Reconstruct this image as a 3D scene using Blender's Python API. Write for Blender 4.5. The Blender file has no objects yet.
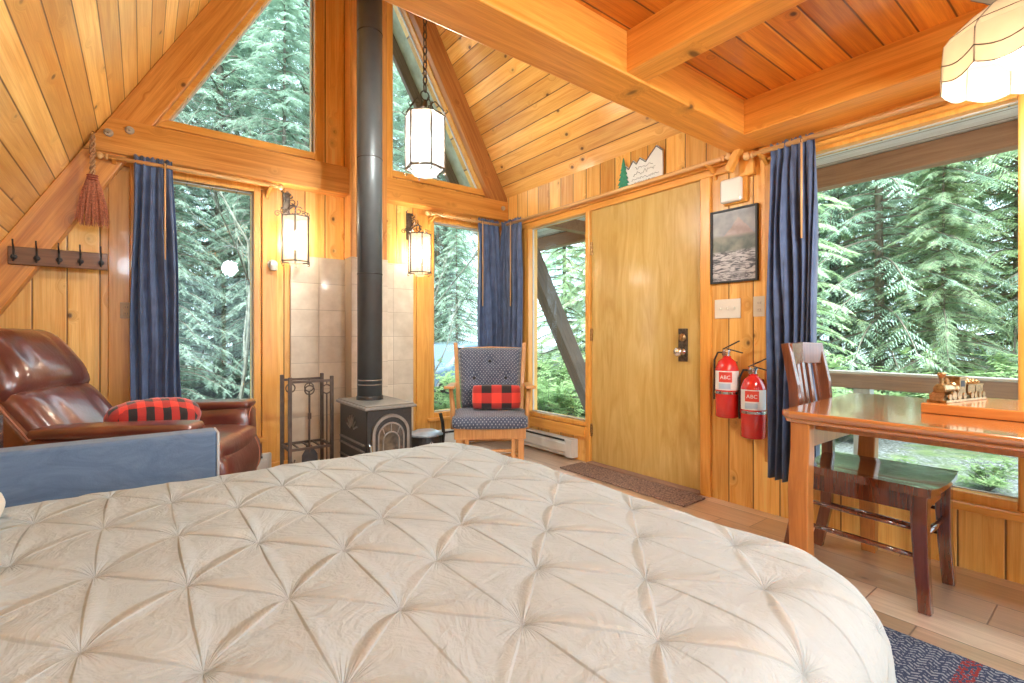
import bpy, bmesh, math, random
from mathutils import Vector, Matrix
random.seed(7)
PI = math.pi
scene = bpy.context.scene
COL = scene.collection

# ------------------------------------------------------------------ camera, sky, exposure
F_PX, CY, YAW, EYE = 484.6, 336.85, 0.6536, 1.014
cam_data = bpy.data.cameras.new('camera')
cam_data.sensor_fit = 'HORIZONTAL'
cam_data.sensor_width = 36.0
cam_data.lens = F_PX / 1024 * 36.0
cam_data.shift_y = (CY - 341.5) / 1024.0
cam_data.clip_start = 0.02
cam_data.clip_end = 300
cam = bpy.data.objects.new('camera', cam_data)
COL.objects.link(cam)
cam.location = (0, 0, EYE)
cam.rotation_euler = (PI / 2, 0, -YAW)
scene.camera = cam

SKY = 3.4          # overcast sky strength
world = bpy.data.worlds.new('World')
scene.world = world
world.use_nodes = True
wn = world.node_tree
wn.nodes.clear()
w_out = wn.nodes.new('ShaderNodeOutputWorld')
w_bg = wn.nodes.new('ShaderNodeBackground')
w_tc = wn.nodes.new('ShaderNodeTexCoord')
w_no = wn.nodes.new('ShaderNodeTexNoise')
w_no.inputs['Scale'].default_value = 3.0
w_no.inputs['Detail'].default_value = 4
w_rp = wn.nodes.new('ShaderNodeValToRGB')
w_rp.color_ramp.elements[0].color = (0.60, 0.80, 1.0, 1)
w_rp.color_ramp.elements[1].color = (0.82, 0.92, 1.0, 1)
wn.links.new(w_tc.outputs['Generated'], w_no.inputs['Vector'])
wn.links.new(w_no.outputs['Fac'], w_rp.inputs['Fac'])
wn.links.new(w_rp.outputs['Color'], w_bg.inputs['Color'])
w_bg.inputs['Strength'].default_value = SKY
wn.links.new(w_bg.outputs['Background'], w_out.inputs['Surface'])

sun_d = bpy.data.lights.new('sun', 'SUN')
sun_d.energy = 8.5
sun_d.angle = 0.6
sun_d.color = (0.98, 1.0, 0.98)
sun = bpy.data.objects.new('sun', sun_d)
sun.rotation_euler = (math.radians(38), 0, math.radians(-30))
COL.objects.link(sun)

scene.view_settings.view_transform = 'Standard'
scene.view_settings.look = 'None'
scene.view_settings.exposure = 0.6
scene.view_settings.gamma = 1.0
scene.view_settings.use_curve_mapping = False

LAMP = 2.3          # overall power factor of the cabin's lamps and the added fill lamps
W_X, G_Y = 2.867, 3.917            # inner faces of door wall and gable wall
EAVE, SLOPE, RIDGE_X = 2.378, 1.771, 1.365
RIDGE_Z = EAVE + (W_X - RIDGE_X) * SLOPE
LEFT_X = 2 * RIDGE_X - W_X
def roof_left(z): return LEFT_X + (z - EAVE) / SLOPE
def roof_right(z): return W_X - (z - EAVE) / SLOPE

# ------------------------------------------------------------------ node helpers
class NT:
    def __init__(s, name):
        s.m = bpy.data.materials.new(name); s.m.use_nodes = True
        s.t = s.m.node_tree; s.t.nodes.clear()
        s.out = s.t.nodes.new('ShaderNodeOutputMaterial')
    def n(s, kind, **kw):
        x = s.t.nodes.new(kind)
        for k, v in kw.items(): setattr(x, k, v)
        return x
    def l(s, a, b): s.t.links.new(a, b)
    def val(s, x, inp):
        if isinstance(x, (int, float)): inp.default_value = x
        elif isinstance(x, (tuple, list, Vector)): inp.default_value = tuple(x)
        else: s.l(x, inp)
    def math(s, op, a, b=0.0, c=0.0, clamp=False):
        x = s.n('ShaderNodeMath', operation=op); x.use_clamp = clamp
        s.val(a, x.inputs[0]); s.val(b, x.inputs[1]); s.val(c, x.inputs[2])
        return x.outputs[0]
    def dot(s, v, d):
        x = s.n('ShaderNodeVectorMath', operation='DOT_PRODUCT'); s.l(v, x.inputs[0]); x.inputs[1].default_value = d
        return x.outputs['Value']
    def xyz(s, a, b, c):
        x = s.n('ShaderNodeCombineXYZ')
        for i, v in enumerate((a, b, c)): s.val(v, x.inputs[i])
        return x.outputs[0]
    def noise(s, v, scale, detail=3, rough=0.5, dist=0.0):
        x = s.n('ShaderNodeTexNoise'); s.l(v, x.inputs['Vector'])
        x.inputs['Scale'].default_value = scale; x.inputs['Detail'].default_value = detail
        x.inputs['Roughness'].default_value = rough; x.inputs['Distortion'].default_value = dist
        return x.outputs['Fac']
    def ramp(s, f, stops, interp='LINEAR'):
        x = s.n('ShaderNodeValToRGB'); s.l(f, x.inputs[0]); r = x.color_ramp; r.interpolation = interp
        while len(r.elements) < len(stops): r.elements.new(0.5)
        for e, (p, c) in zip(r.elements, stops):
            e.position = p; e.color = tuple(c) + (1,) if len(c) == 3 else c
        return x.outputs['Color']
    def mix(s, f, a, b, mode='MIX'):
        x = s.n('ShaderNodeMix', data_type='RGBA', blend_type=mode)
        s.val(f, x.inputs[0])
        for v, i in ((a, 6), (b, 7)):
            if isinstance(v, (tuple, list)): x.inputs[i].default_value = tuple(v)[:3] + (1,)
            else: s.l(v, x.inputs[i])
        return x.outputs[2]
    def smooth(s, v, a, b):
        x = s.n('ShaderNodeMapRange', interpolation_type='SMOOTHSTEP'); s.val(v, x.inputs[0])
        x.inputs[1].default_value = a; x.inputs[2].default_value = b
        return x.outputs[0]
    def bump(s, h, strength, dist=0.01, normal=None):
        x = s.n('ShaderNodeBump'); s.l(h, x.inputs['Height']); x.inputs['Strength'].default_value = strength
        x.inputs['Distance'].default_value = dist
        if normal is not None: s.l(normal, x.inputs['Normal'])
        return x.outputs[0]
    def pbr(s, color, rough=0.5, metal=0.0, normal=None, coat=0.0, spec=0.5, sheen=0.0, trans=0.0, coat_rough=0.08, coat_ior=1.5):
        b = s.n('ShaderNodeBsdfPrincipled')
        s.val(tuple(color) + (1,) if isinstance(color, (tuple, list)) and len(color) == 3 else color, b.inputs['Base Color'])
        s.val(rough, b.inputs['Roughness']); s.val(metal, b.inputs['Metallic'])
        b.inputs['Coat Weight'].default_value = coat
        b.inputs['Coat Roughness'].default_value = coat_rough
        b.inputs['Coat IOR'].default_value = coat_ior
        b.inputs['Specular IOR Level'].default_value = spec
        b.inputs['Sheen Weight'].default_value = sheen
        b.inputs['Transmission Weight'].default_value = trans
        if normal is not None: s.l(normal, b.inputs['Normal'])
        s.l(b.outputs[0], s.out.inputs['Surface'])
        return b
    def obj(s): return s.n('ShaderNodeTexCoord').outputs['Object']

def boards(name, light, dark, along, across, width, off=0.0, groove=0.0048, rough=0.38, knots=1.0,
           vary=0.22, groove_dark=0.12, joints=0.0, coat=0.15, grain=1.0, bumpy=1.0, tint=None, coat_ior=1.5):
    """tongue-and-groove boards running in 'along', stacked in 'across' (object space)"""
    s = NT(name); o = s.obj()
    a = Vector(across).normalized(); v_ = Vector(along).normalized(); w_ = a.cross(v_)
    u = s.math('ADD', s.dot(o, a), off + 50 * width)
    un = s.math('DIVIDE', u, width)
    idx = s.math('FLOOR', un); fr = s.math('FRACT', un)
    wh = s.n('ShaderNodeTexWhiteNoise', noise_dimensions='1D'); s.l(idx, wh.inputs['W']); r = wh.outputs['Value']
    vv = s.dot(o, v_); vs = s.math('MULTIPLY_ADD', r, 9.0, vv)
    edge = s.math('MULTIPLY', s.math('MINIMUM', fr, s.math('SUBTRACT', 1.0, fr)), width)
    if joints:
        jl = s.math('DIVIDE', vs, joints); jf = s.math('FRACT', jl)
        je = s.math('MULTIPLY', s.math('MINIMUM', jf, s.math('SUBTRACT', 1.0, jf)), joints)
        edge = s.math('MINIMUM', edge, je)
        wh2 = s.n('ShaderNodeTexWhiteNoise', noise_dimensions='2D')
        s.l(s.xyz(idx, s.math('FLOOR', jl), 0.0), wh2.inputs['Vector']); r = wh2.outputs['Value']
    w = s.dot(o, w_)
    # knots
    kv = s.xyz(s.math('MULTIPLY', u, 9.0), s.math('MULTIPLY', vs, 6.5), s.math('MULTIPLY_ADD', w, 3.0, s.math('MULTIPLY', idx, 3.7)))
    vo = s.n('ShaderNodeTexVoronoi'); vo.inputs['Scale'].default_value = 1.0; s.l(kv, vo.inputs['Vector'])
    vo.inputs['Randomness'].default_value = 1.0
    sep = s.n('ShaderNodeSeparateColor'); s.l(vo.outputs['Color'], sep.inputs[0])
    near = s.math('SUBTRACT', 1.0, s.smooth(vo.outputs['Distance'], 0.03, 0.42))
    has = s.math('GREATER_THAN', sep.outputs[0], 1.0 - 0.42 * knots)
    knot_halo = s.math('MULTIPLY', near, has)
    knot = s.math('MULTIPLY', s.math('SUBTRACT', 1.0, s.smooth(vo.outputs['Distance'], 0.06, 0.15)), has)
    # grain
    gu = s.math('MULTIPLY_ADD', knot_halo, 1.2, s.math('MULTIPLY', u, 16.0))
    gv = s.xyz(gu, s.math('MULTIPLY_ADD', r, 20.0, s.math('MULTIPLY', vs, 0.75)), s.math('MULTIPLY', w, 14.0))
    g1 = s.noise(gv, 1.6, 5, 0.55, 1.2)
    fv = s.xyz(s.math('MULTIPLY', gu, 9.0), s.math('MULTIPLY', vs, 2.0), s.math('MULTIPLY', w, 120.0))
    g2 = s.noise(fv, 1.0, 2, 0.5)
    gg = s.math('ADD', s.math('MULTIPLY', g1, 0.75), s.math('MULTIPLY', g2, 0.25))
    c = s.ramp(gg, [(0.5 - 0.16 / grain, dark), (0.5 + 0.11 / grain, light)])
    g3 = s.noise(s.xyz(s.math('MULTIPLY', gu, 22.0), s.math('MULTIPLY', vs, 5.0), s.math('MULTIPLY', w, 200.0)), 1.0, 3, 0.7)
    tone = s.math('MULTIPLY', s.math('MULTIPLY_ADD', r, 2 * vary, 1.0 - vary), s.math('MULTIPLY_ADD', g3, 0.5, 0.75))
    c = s.mix(1.0, c, s.xyz(tone, s.math('POWER', tone, 1.3), s.math('POWER', tone, 1.7)), 'MULTIPLY')
    if tint is not None:
        c = s.mix(s.math('MULTIPLY', s.math('GREATER_THAN', r, 0.72), 0.6), c, tint)
    c = s.mix(s.math('MULTIPLY', knot_halo, 0.35), c, tuple(x * 0.55 for x in dark))
    c = s.mix(s.math('MULTIPLY', knot, 0.85), c, (0.07, 0.025, 0.01))
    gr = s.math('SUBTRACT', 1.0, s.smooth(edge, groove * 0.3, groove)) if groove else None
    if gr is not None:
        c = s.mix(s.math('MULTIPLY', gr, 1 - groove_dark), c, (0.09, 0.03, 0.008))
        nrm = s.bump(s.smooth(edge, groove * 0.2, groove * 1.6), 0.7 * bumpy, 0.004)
        nrm = s.bump(gg, 0.12 * bumpy, 0.004, nrm)
    else: nrm = s.bump(gg, 0.12 * bumpy, 0.004)
    ro = s.math('MULTIPLY_ADD', g1, 0.15, rough - 0.07)
    s.pbr(c, ro, normal=nrm, coat=coat, coat_rough=0.15 if coat_ior == 1.5 else 0.34, coat_ior=coat_ior)
    return s.m

def wood(name, light, dark, along=(0, 0, 1), scale=1.0, rough=0.35, coat=0.2, knots=False, ior=1.5):
    s = NT(name); o = s.obj()
    v_ = Vector(along).normalized(); a = v_.orthogonal().normalized(); b = v_.cross(a)
    g = s.noise(s.xyz(s.math('MULTIPLY', s.dot(o, a), 14 * scale), s.math('MULTIPLY', s.dot(o, v_), 1.2 * scale), s.math('MULTIPLY', s.dot(o, b), 14 * scale)), 1.5, 5, 0.55, 1.3)
    g2 = s.noise(s.xyz(s.math('MULTIPLY', s.dot(o, a), 130 * scale), s.math('MULTIPLY', s.dot(o, v_), 3 * scale), s.math('MULTIPLY', s.dot(o, b), 130 * scale)), 1.0, 2)
    gg = s.math('ADD', s.math('MULTIPLY', g, 0.7), s.math('MULTIPLY', g2, 0.3))
    c = s.ramp(gg, [(0.3, dark), (0.64, light)])
    if knots:
        vo = s.n('ShaderNodeTexVoronoi'); s.l(o, vo.inputs['Vector']); vo.inputs['Scale'].default_value = 4.0
        sep = s.n('ShaderNodeSeparateColor'); s.l(vo.outputs['Color'], sep.inputs[0])
        k = s.math('MULTIPLY', s.math('SUBTRACT', 1.0, s.smooth(vo.outputs['Distance'], 0.03, 0.1)), s.math('GREATER_THAN', sep.outputs[0], 0.75))
        c = s.mix(k, c, tuple(x * 0.3 for x in dark))
    s.pbr(c, rough, normal=s.bump(gg, 0.15 if ior == 1.5 else 0.03, 0.003), coat=coat, coat_ior=ior)
    return s.m

def plain(name, color, rough=0.5, metal=0.0, coat=0.0, spec=0.5, vary=0.0, scale=20, bump=0.0, sheen=0.0):
    s = NT(name); o = s.obj()
    n = s.noise(o, scale, 4)
    k = tuple(max(0, x * (1 - vary)) for x in color); l = tuple(min(1, x * (1 + vary)) for x in color)
    c = s.ramp(n, [(0.3, k), (0.7, l)])
    s.pbr(c, rough, metal, coat=coat, spec=spec, sheen=sheen, normal=s.bump(n, bump, 0.003) if bump else None)
    return s.m

def emit(name, color, strength):
    s = NT(name); e = s.n('ShaderNodeEmission'); e.inputs[0].default_value = tuple(color) + (1,); e.inputs[1].default_value = strength
    s.l(e.outputs[0], s.out.inputs['Surface']); return s.m

def lit_glass(name, color, glow, strength, see=0.25):
    """frosted lamp glass lit from inside: lets the bulb's light through and glows a little"""
    s = NT(name); o = s.obj(); n = s.noise(o, 14, 3)
    tr = s.n('ShaderNodeBsdfTranslucent'); tr.inputs[0].default_value = tuple(color) + (1,)
    tp = s.n('ShaderNodeBsdfTransparent'); tp.inputs[0].default_value = (1, 0.97, 0.92, 1)
    gl = s.n('ShaderNodeBsdfPrincipled'); gl.inputs['Base Color'].default_value = tuple(color) + (1,); gl.inputs['Roughness'].default_value = 0.25
    em = s.n('ShaderNodeEmission'); em.inputs[0].default_value = tuple(glow) + (1,)
    s.l(s.math('MULTIPLY', s.math('MULTIPLY_ADD', n, 0.5, 0.75), strength), em.inputs[1])
    m1 = s.n('ShaderNodeMixShader'); m1.inputs[0].default_value = 0.5; s.l(tr.outputs[0], m1.inputs[1]); s.l(gl.outputs[0], m1.inputs[2])
    m2 = s.n('ShaderNodeMixShader'); m2.inputs[0].default_value = see; s.l(m1.outputs[0], m2.inputs[1]); s.l(tp.outputs[0], m2.inputs[2])
    ad = s.n('ShaderNodeAddShader'); s.l(m2.outputs[0], ad.inputs[0]); s.l(em.outputs[0], ad.inputs[1])
    s.l(ad.outputs[0], s.out.inputs['Surface'])
    return s.m

# ------------------------------------------------------------------ materials
UPL = Vector((1 / SLOPE, 0, 1)).normalized(); UPR = Vector((-1 / SLOPE, 0, 1)).normalized()
PL, PD = (0.92, 0.545, 0.155), (0.75, 0.34, 0.052)
M = {}
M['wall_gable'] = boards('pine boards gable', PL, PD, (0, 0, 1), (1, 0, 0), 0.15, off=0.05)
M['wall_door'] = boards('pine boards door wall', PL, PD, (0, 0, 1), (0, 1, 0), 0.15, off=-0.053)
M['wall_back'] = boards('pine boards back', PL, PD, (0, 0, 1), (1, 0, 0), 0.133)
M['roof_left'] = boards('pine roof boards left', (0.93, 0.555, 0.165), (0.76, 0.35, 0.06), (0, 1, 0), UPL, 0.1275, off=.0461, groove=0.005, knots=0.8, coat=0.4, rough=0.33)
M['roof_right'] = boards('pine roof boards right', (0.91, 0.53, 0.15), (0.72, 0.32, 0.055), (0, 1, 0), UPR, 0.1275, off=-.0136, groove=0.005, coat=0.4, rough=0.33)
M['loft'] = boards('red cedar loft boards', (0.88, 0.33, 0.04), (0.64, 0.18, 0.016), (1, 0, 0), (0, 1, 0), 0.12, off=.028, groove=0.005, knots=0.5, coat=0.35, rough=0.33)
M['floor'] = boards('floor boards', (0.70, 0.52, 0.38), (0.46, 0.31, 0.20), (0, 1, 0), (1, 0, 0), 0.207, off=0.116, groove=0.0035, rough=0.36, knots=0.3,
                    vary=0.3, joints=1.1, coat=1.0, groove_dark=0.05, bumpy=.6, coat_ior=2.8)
M['beam_x'] = boards('fir beam along x', (0.86, 0.38, 0.065), (0.66, 0.23, 0.025), (1, 0, 0), (0, 0, 1), 3.0, groove=0, coat=0.2, knots=0.35, grain=0.9)
M['beam_tie'] = boards('darker fir tie beam', (0.62, 0.27, 0.055), (0.45, 0.155, 0.022), (1, 0, 0), (0, 0, 1), 3.0, groove=0, coat=0.2, knots=0.8)
M['beam_y'] = boards('fir beam along y', (0.86, 0.38, 0.065), (0.66, 0.23, 0.025), (0, 1, 0), (0, 0, 1), 3.0, groove=0, coat=0.2, knots=0.35, grain=0.9)
M['rafter_l'] = boards('fir rafter left', (0.76, 0.33, 0.07), (0.52, 0.17, 0.025), UPL, Vector((1, 0, -1 / SLOPE)), 3.0, groove=0, coat=0.2, knots=0.4)
M['rafter_r'] = boards('fir rafter right', (0.62, 0.28, 0.08), (0.40, 0.14, 0.035), UPR, Vector((1, 0, 1 / SLOPE)), 3.0, groove=0, coat=0.2, knots=0.4)
M['trim_x'] = wood('pine trim x', (0.84, 0.42, 0.09), (0.66, 0.27, 0.04), (1, 0, 0))
M['trim_y'] = wood('pine trim y', (0.84, 0.42, 0.09), (0.66, 0.27, 0.04), (0, 1, 0))
M['trim_z'] = wood('pine trim z', (0.84, 0.42, 0.09), (0.66, 0.27, 0.04), (0, 0, 1))
M['oak'] = wood('honey oak', (0.66, 0.34, 0.12), (0.47, 0.20, 0.06), (0, 0, 1), 2.0)
M['dowel'] = wood('pale wooden dowel', (0.74, 0.46, 0.22), (0.6, 0.32, 0.12), (0, 0, 1), 2.0)
M['rod_x'] = wood('curtain rod wood x', (0.76, 0.45, 0.18), (0.6, 0.3, 0.1), (1, 0, 0), 2)
M['rod_y'] = wood('curtain rod wood y', (0.76, 0.45, 0.18), (0.6, 0.3, 0.1), (0, 1, 0), 2)
M['table'] = wood('table wood', (0.50, 0.19, 0.055), (0.33, 0.10, 0.025), (0, 1, 0), 1.0, 0.22, 1.0, ior=2.2)
M['table_leg'] = wood('table leg wood', (0.56, 0.225, 0.055), (0.38, 0.125, 0.025), (0, 0, 1), 1.2, 0.28, 0.4)
M['tray'] = wood('orange wood board', (0.64, 0.25, 0.06), (0.48, 0.15, 0.03), (0, 1, 0), 1.0, 0.25, 0.5)
M['chair_dark'] = wood('dark cherry chair wood', (0.15, 0.032, 0.012), (0.06, 0.012, 0.006), (0, 0, 1), 1.5, 0.18, 1.0, ior=1.8)
M['chair_back'] = wood('cherry chair back wood', (0.20, 0.065, 0.03), (0.09, 0.025, 0.012), (0, 0, 1), 1.5, 0.25, 0.5)
M['rack_wood'] = wood('walnut rack', (0.24, 0.105, 0.04), (0.13, 0.05, 0.018), (1, 0, 0), 1.5, 0.45, 0.1, True)
M['iron'] = plain('dark iron', (0.055, 0.05, 0.048), 0.5, 0.6, vary=0.3, bump=0.1)
M['bronze'] = plain('aged bronze', (0.13, 0.10, 0.075), 0.45, 0.75, vary=0.4, scale=60)
M['rust_iron'] = plain('brown iron', (0.11, 0.075, 0.058), 0.5, 0.5, vary=0.3)
M['stove'] = plain('stove cast iron', (0.055, 0.050, 0.046), 0.42, 0.55, vary=0.15, scale=80, bump=0.15)
M['stove_top'] = plain('stove top iron', (0.24, 0.225, 0.20), 0.45, 0.4, vary=0.1, scale=50, bump=0.1)
M['stove_trim'] = plain('worn iron edge', (0.27, 0.24, 0.21), 0.4, 0.6, vary=0.2)
M['pipe'] = plain('stove pipe', (0.105, 0.115, 0.12), 0.40, 0.40, vary=0.1, scale=8)
M['chrome'] = plain('chrome', (0.75, 0.75, 0.75), 0.2, 1.0)
M['brass'] = plain('antique brass', (0.42, 0.27, 0.12), 0.32, 0.9, vary=0.4, scale=90, bump=0.2)
M['white_metal'] = plain('white painted metal', (0.66, 0.66, 0.62), 0.4, 0.0, vary=0.04)
M['plastic'] = plain('ivory plastic', (0.72, 0.66, 0.54), 0.35, 0.0)
M['tan_plastic'] = plain('tan plastic', (0.55, 0.36, 0.17), 0.4, 0.0)
M['black'] = plain('black rubber', (0.02, 0.02, 0.02), 0.5)
M['red'] = plain('extinguisher red', (0.62, 0.022, 0.02), 0.2, 0.0, coat=0.8, vary=0.05)
M['red_deep'] = plain('label red', (0.70, 0.06, 0.035), 0.45)
M['white'] = plain('white paint', (0.75, 0.75, 0.72), 0.5)
M['blue_grey'] = plain('pale blue print', (0.42, 0.52, 0.62), 0.5)
M['green_paint'] = plain('green paint', (0.03, 0.26, 0.16), 0.5, vary=0.2, scale=60)
M['ink'] = plain('dark ink', (0.10, 0.10, 0.11), 0.5)
M['slate'] = plain('bluish enamel lid', (0.30, 0.36, 0.42), 0.3, 0.3, vary=0.2)
M['ember'] = plain('fire glass', (0.10, 0.075, 0.05), 0.1, 0.0, coat=0.6, vary=0.6, scale=25)
M['screen'] = plain('dark panel', (0.06, 0.06, 0.065), 0.25, 0.0, coat=0.4, vary=0.4)
M['bark'] = plain('bark', (0.16, 0.13, 0.105), 0.9, vary=0.45, scale=9, bump=0.6)
M['moss_bark'] = plain('pale mossy bark', (0.19, 0.19, 0.15), 0.9, vary=0.5, scale=12, bump=0.5)
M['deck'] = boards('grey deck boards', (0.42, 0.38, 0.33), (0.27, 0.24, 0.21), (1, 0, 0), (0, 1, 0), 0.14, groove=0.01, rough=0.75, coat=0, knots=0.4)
M['rail'] = wood('weathered rail', (0.36, 0.22, 0.15), (0.20, 0.12, 0.09), (0, 1, 0), 1, 0.7, 0)
M['rail_top'] = wood('pale rail cap', (0.62, 0.55, 0.48), (0.42, 0.36, 0.31), (0, 1, 0), 1, 0.7, 0)
M['post_white'] = wood('grey post', (0.50, 0.50, 0.47), (0.34, 0.34, 0.32), (0, 0, 1), 1, 0.7, 0)
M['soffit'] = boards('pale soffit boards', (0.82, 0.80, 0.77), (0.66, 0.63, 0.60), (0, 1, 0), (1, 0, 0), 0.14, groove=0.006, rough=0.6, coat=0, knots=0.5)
M['fascia'] = wood('brown outdoor beam', (0.46, 0.25, 0.15), (0.30, 0.15, 0.09), (0, 1, 0), 1, 0.6, 0)
M['timber_out'] = wood('weathered outdoor rafter', (0.20, 0.145, 0.11), (0.10, 0.07, 0.055), UPR, 1, 0.75, 0, True)
M['gable_soffit'] = plain('mossy pale eave', (0.42, 0.44, 0.33), 0.8, vary=0.25, scale=10)
M['bathroom_glass'] = None

def mk_tile():
    s = NT('beige square tile'); o = s.obj()
    T = 0.2045
    def cell(d, off):
        u = s.math('DIVIDE', s.math('ADD', s.dot(o, d), off + 20 * T), T)
        fr = s.math('FRACT', u); return s.math('FLOOR', u), s.math('MULTIPLY', s.math('MINIMUM', fr, s.math('SUBTRACT', 1.0, fr)), T)
    iu, eu = cell((1, 0, 0), -0.892 ); iv, ev = cell((0, 0, 1), -1.63)
    e = s.math('MINIMUM', eu, ev)
    wh = s.n('ShaderNodeTexWhiteNoise', noise_dimensions='2D'); s.l(s.xyz(iu, iv, 0.0), wh.inputs['Vector'])
    n = s.noise(o, 9, 5, 0.6)
    c = s.ramp(n, [(0.3, (0.56, 0.46, 0.34)), (0.7, (0.70, 0.60, 0.47))])
    c = s.mix(1.0, c, s.ramp(wh.outputs['Value'], [(0, (0.9, 0.9, 0.9)), (1, (1.05, 1.05, 1.05))]), 'MULTIPLY')
    g = s.math('SUBTRACT', 1.0, s.smooth(e, 0.0015, 0.0028))
    c = s.mix(g, c, (0.44, 0.36, 0.27))
    s.pbr(c, 0.35, normal=s.bump(s.smooth(e, 0.001, 0.004), 0.5, 0.002), coat=0.1)
    return s.m
M['tile'] = mk_tile()

def mk_door():
    s = NT('birch ply door'); o = s.obj()
    v = s.xyz(s.math('MULTIPLY', s.dot(o, (0, 1, 0)), 5.0), s.math('MULTIPLY', s.dot(o, (0, 0, 1)), 0.8), 0.0)
    g = s.noise(v, 2.2, 5, 0.55, 1.6)
    g2 = s.noise(s.xyz(s.math('MULTIPLY', s.dot(o, (0, 1, 0)), 90.0), s.math('MULTIPLY', s.dot(o, (0, 0, 1)), 2.0), 0.0), 1.0, 2)
    gg = s.math('ADD', s.math('MULTIPLY', g, 0.8), s.math('MULTIPLY', g2, 0.2))
    c = s.ramp(gg, [(0.3, (0.50, 0.30, 0.065)), (0.5, (0.59, 0.39, 0.115)), (0.7, (0.68, 0.49, 0.18))])
    s.pbr(c, 0.3, coat=0.4, normal=s.bump(gg, 0.05, 0.003), coat_rough=0.12)
    return s.m
M['door'] = mk_door()

def mk_glass():
    s = NT('window glass')
    fr = s.n('ShaderNodeFresnel'); fr.inputs['IOR'].default_value = 1.38
    tp = s.n('ShaderNodeBsdfTransparent'); tp.inputs[0].default_value = (0.93, 0.97, 0.965, 1)
    gl = s.n('ShaderNodeBsdfGlossy'); gl.inputs['Roughness'].default_value = 0.0
    geo = s.n('ShaderNodeNewGeometry'); mx = s.n('ShaderNodeMixShader'); s.l(s.math('MULTIPLY', fr.outputs[0], s.math('SUBTRACT', 1.0, geo.outputs['Backfacing'])), mx.inputs[0]); s.l(tp.outputs[0], mx.inputs[1]); s.l(gl.outputs[0], mx.inputs[2])
    s.l(mx.outputs[0], s.out.inputs['Surface']); return s.m
M['glass'] = mk_glass()

def mk_fabric(name, c1, c2, kind='weave', scale=300, rough=0.9, sheen=0.3, bump=0.3):
    s = NT(name); o = s.obj()
    n = s.noise(o, 12, 4); n2 = s.noise(o, scale, 2)
    c = s.ramp(n, [(0.3, c2), (0.7, c1)])
    s.pbr(c, rough, sheen=sheen, normal=s.bump(n2, bump, 0.002)); return s.m
M['curtain'] = mk_fabric('navy curtain', (0.10, 0.145, 0.27), (0.06, 0.088, 0.165), sheen=0.2, rough=0.7)
M['blue_velvet'] = None
def mk_velvet():
    s = NT('blue velvet'); o = s.obj()
    n = s.noise(s.xyz(s.math('MULTIPLY', s.dot(o, (1, 0, 0)), 3.0), s.dot(o, (0, 1, 0)), s.math('MULTIPLY', s.dot(o, (0, 0, 1)), 6.0)), 2.2, 5, 0.65, 1.5)
    n2 = s.noise(o, 250, 2)
    c = s.ramp(n, [(0.35, (0.095, 0.155, 0.25)), (0.65, (0.145, 0.22, 0.33))])
    s.pbr(c, 0.85, sheen=0.15, normal=s.bump(n2, 0.3, 0.002)); return s.m
M['blue_velvet'] = mk_velvet()
M['piping'] = plain('pale piping', (0.50, 0.52, 0.52), 0.7)

def mk_leather():
    s = NT('brown leather'); o = s.obj()
    n = s.noise(o, 5, 4); vo = s.n('ShaderNodeTexVoronoi'); s.l(o, vo.inputs['Vector']); vo.inputs['Scale'].default_value = 240
    cr = s.noise(o, 22, 5, 0.6, 1.0)
    c = s.ramp(n, [(0.3, (0.10, 0.021, 0.016)), (0.7, (0.20, 0.048, 0.032))])
    nr = s.bump(vo.outputs['Distance'], 0.12, 0.001); nr = s.bump(cr, 0.25, 0.01, nr)
    s.pbr(c, 0.32, normal=nr, coat=1.0, coat_rough=0.2, coat_ior=1.8); return s.m
M['leather'] = mk_leather()
M['leather_tan'] = plain('tan leather side', (0.24, 0.085, 0.035), 0.35, coat=0.3, vary=0.35, scale=7, bump=0.2)
M['stitch'] = plain('stitching', (0.42, 0.17, 0.10), 0.6)

def mk_plaid(name, ax1=(1, 0, 0), ax2=(0, 0, 1), size=0.075):
    s = NT(name); o = s.obj()
    def band(d):
        f = s.math('FRACT', s.math('ADD', s.math('DIVIDE', s.dot(o, d), size * 2), 20.25)); return s.math('GREATER_THAN', f, 0.5)
    a, b = band(ax1), band(ax2); t = s.math('ADD', a, b)
    c = s.ramp(s.math('DIVIDE', t, 2.0), [(0.0, (0.82, 0.055, 0.03)), (0.34, (0.45, 0.03, 0.022)), (0.75, (0.022, 0.014, 0.014))], 'CONSTANT')
    s.pbr(c, 0.9, sheen=0.4, normal=s.bump(s.noise(o, 220, 2), 0.5, 0.003)); return s.m
M['plaid'] = mk_plaid('red buffalo plaid')
M['plaid_throw'] = mk_plaid('red buffalo plaid throw', (1, 0, 0), (0, 1, 0), 0.034)

def mk_dots():
    s = NT('navy dotted cushion'); o = s.obj()
    S = 0.026
    def fr(d, off=0.0): return s.math('SUBTRACT', s.math('FRACT', s.math('ADD', s.math('DIVIDE', s.dot(o, d), S), 30 + off)), 0.5)
    def dotm(off):
        x = fr((1, 0, 0), off); y = fr((0, 0.7, 0.7), off)
        return s.math('LESS_THAN', s.math('ADD', s.math('MULTIPLY', x, x), s.math('MULTIPLY', y, y)), 0.02)
    d = s.math('MAXIMUM', dotm(0.0), dotm(0.5))
    n = s.noise(o, 30, 4)
    c = s.ramp(n, [(0.3, (0.055, 0.07, 0.115)), (0.7, (0.095, 0.115, 0.165))])
    c = s.mix(d, c, (0.36, 0.38, 0.42))
    s.pbr(c, 0.9, sheen=0.25, normal=s.bump(s.noise(o, 260, 2), 0.4, 0.002)); return s.m
M['dots'] = mk_dots()

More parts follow.
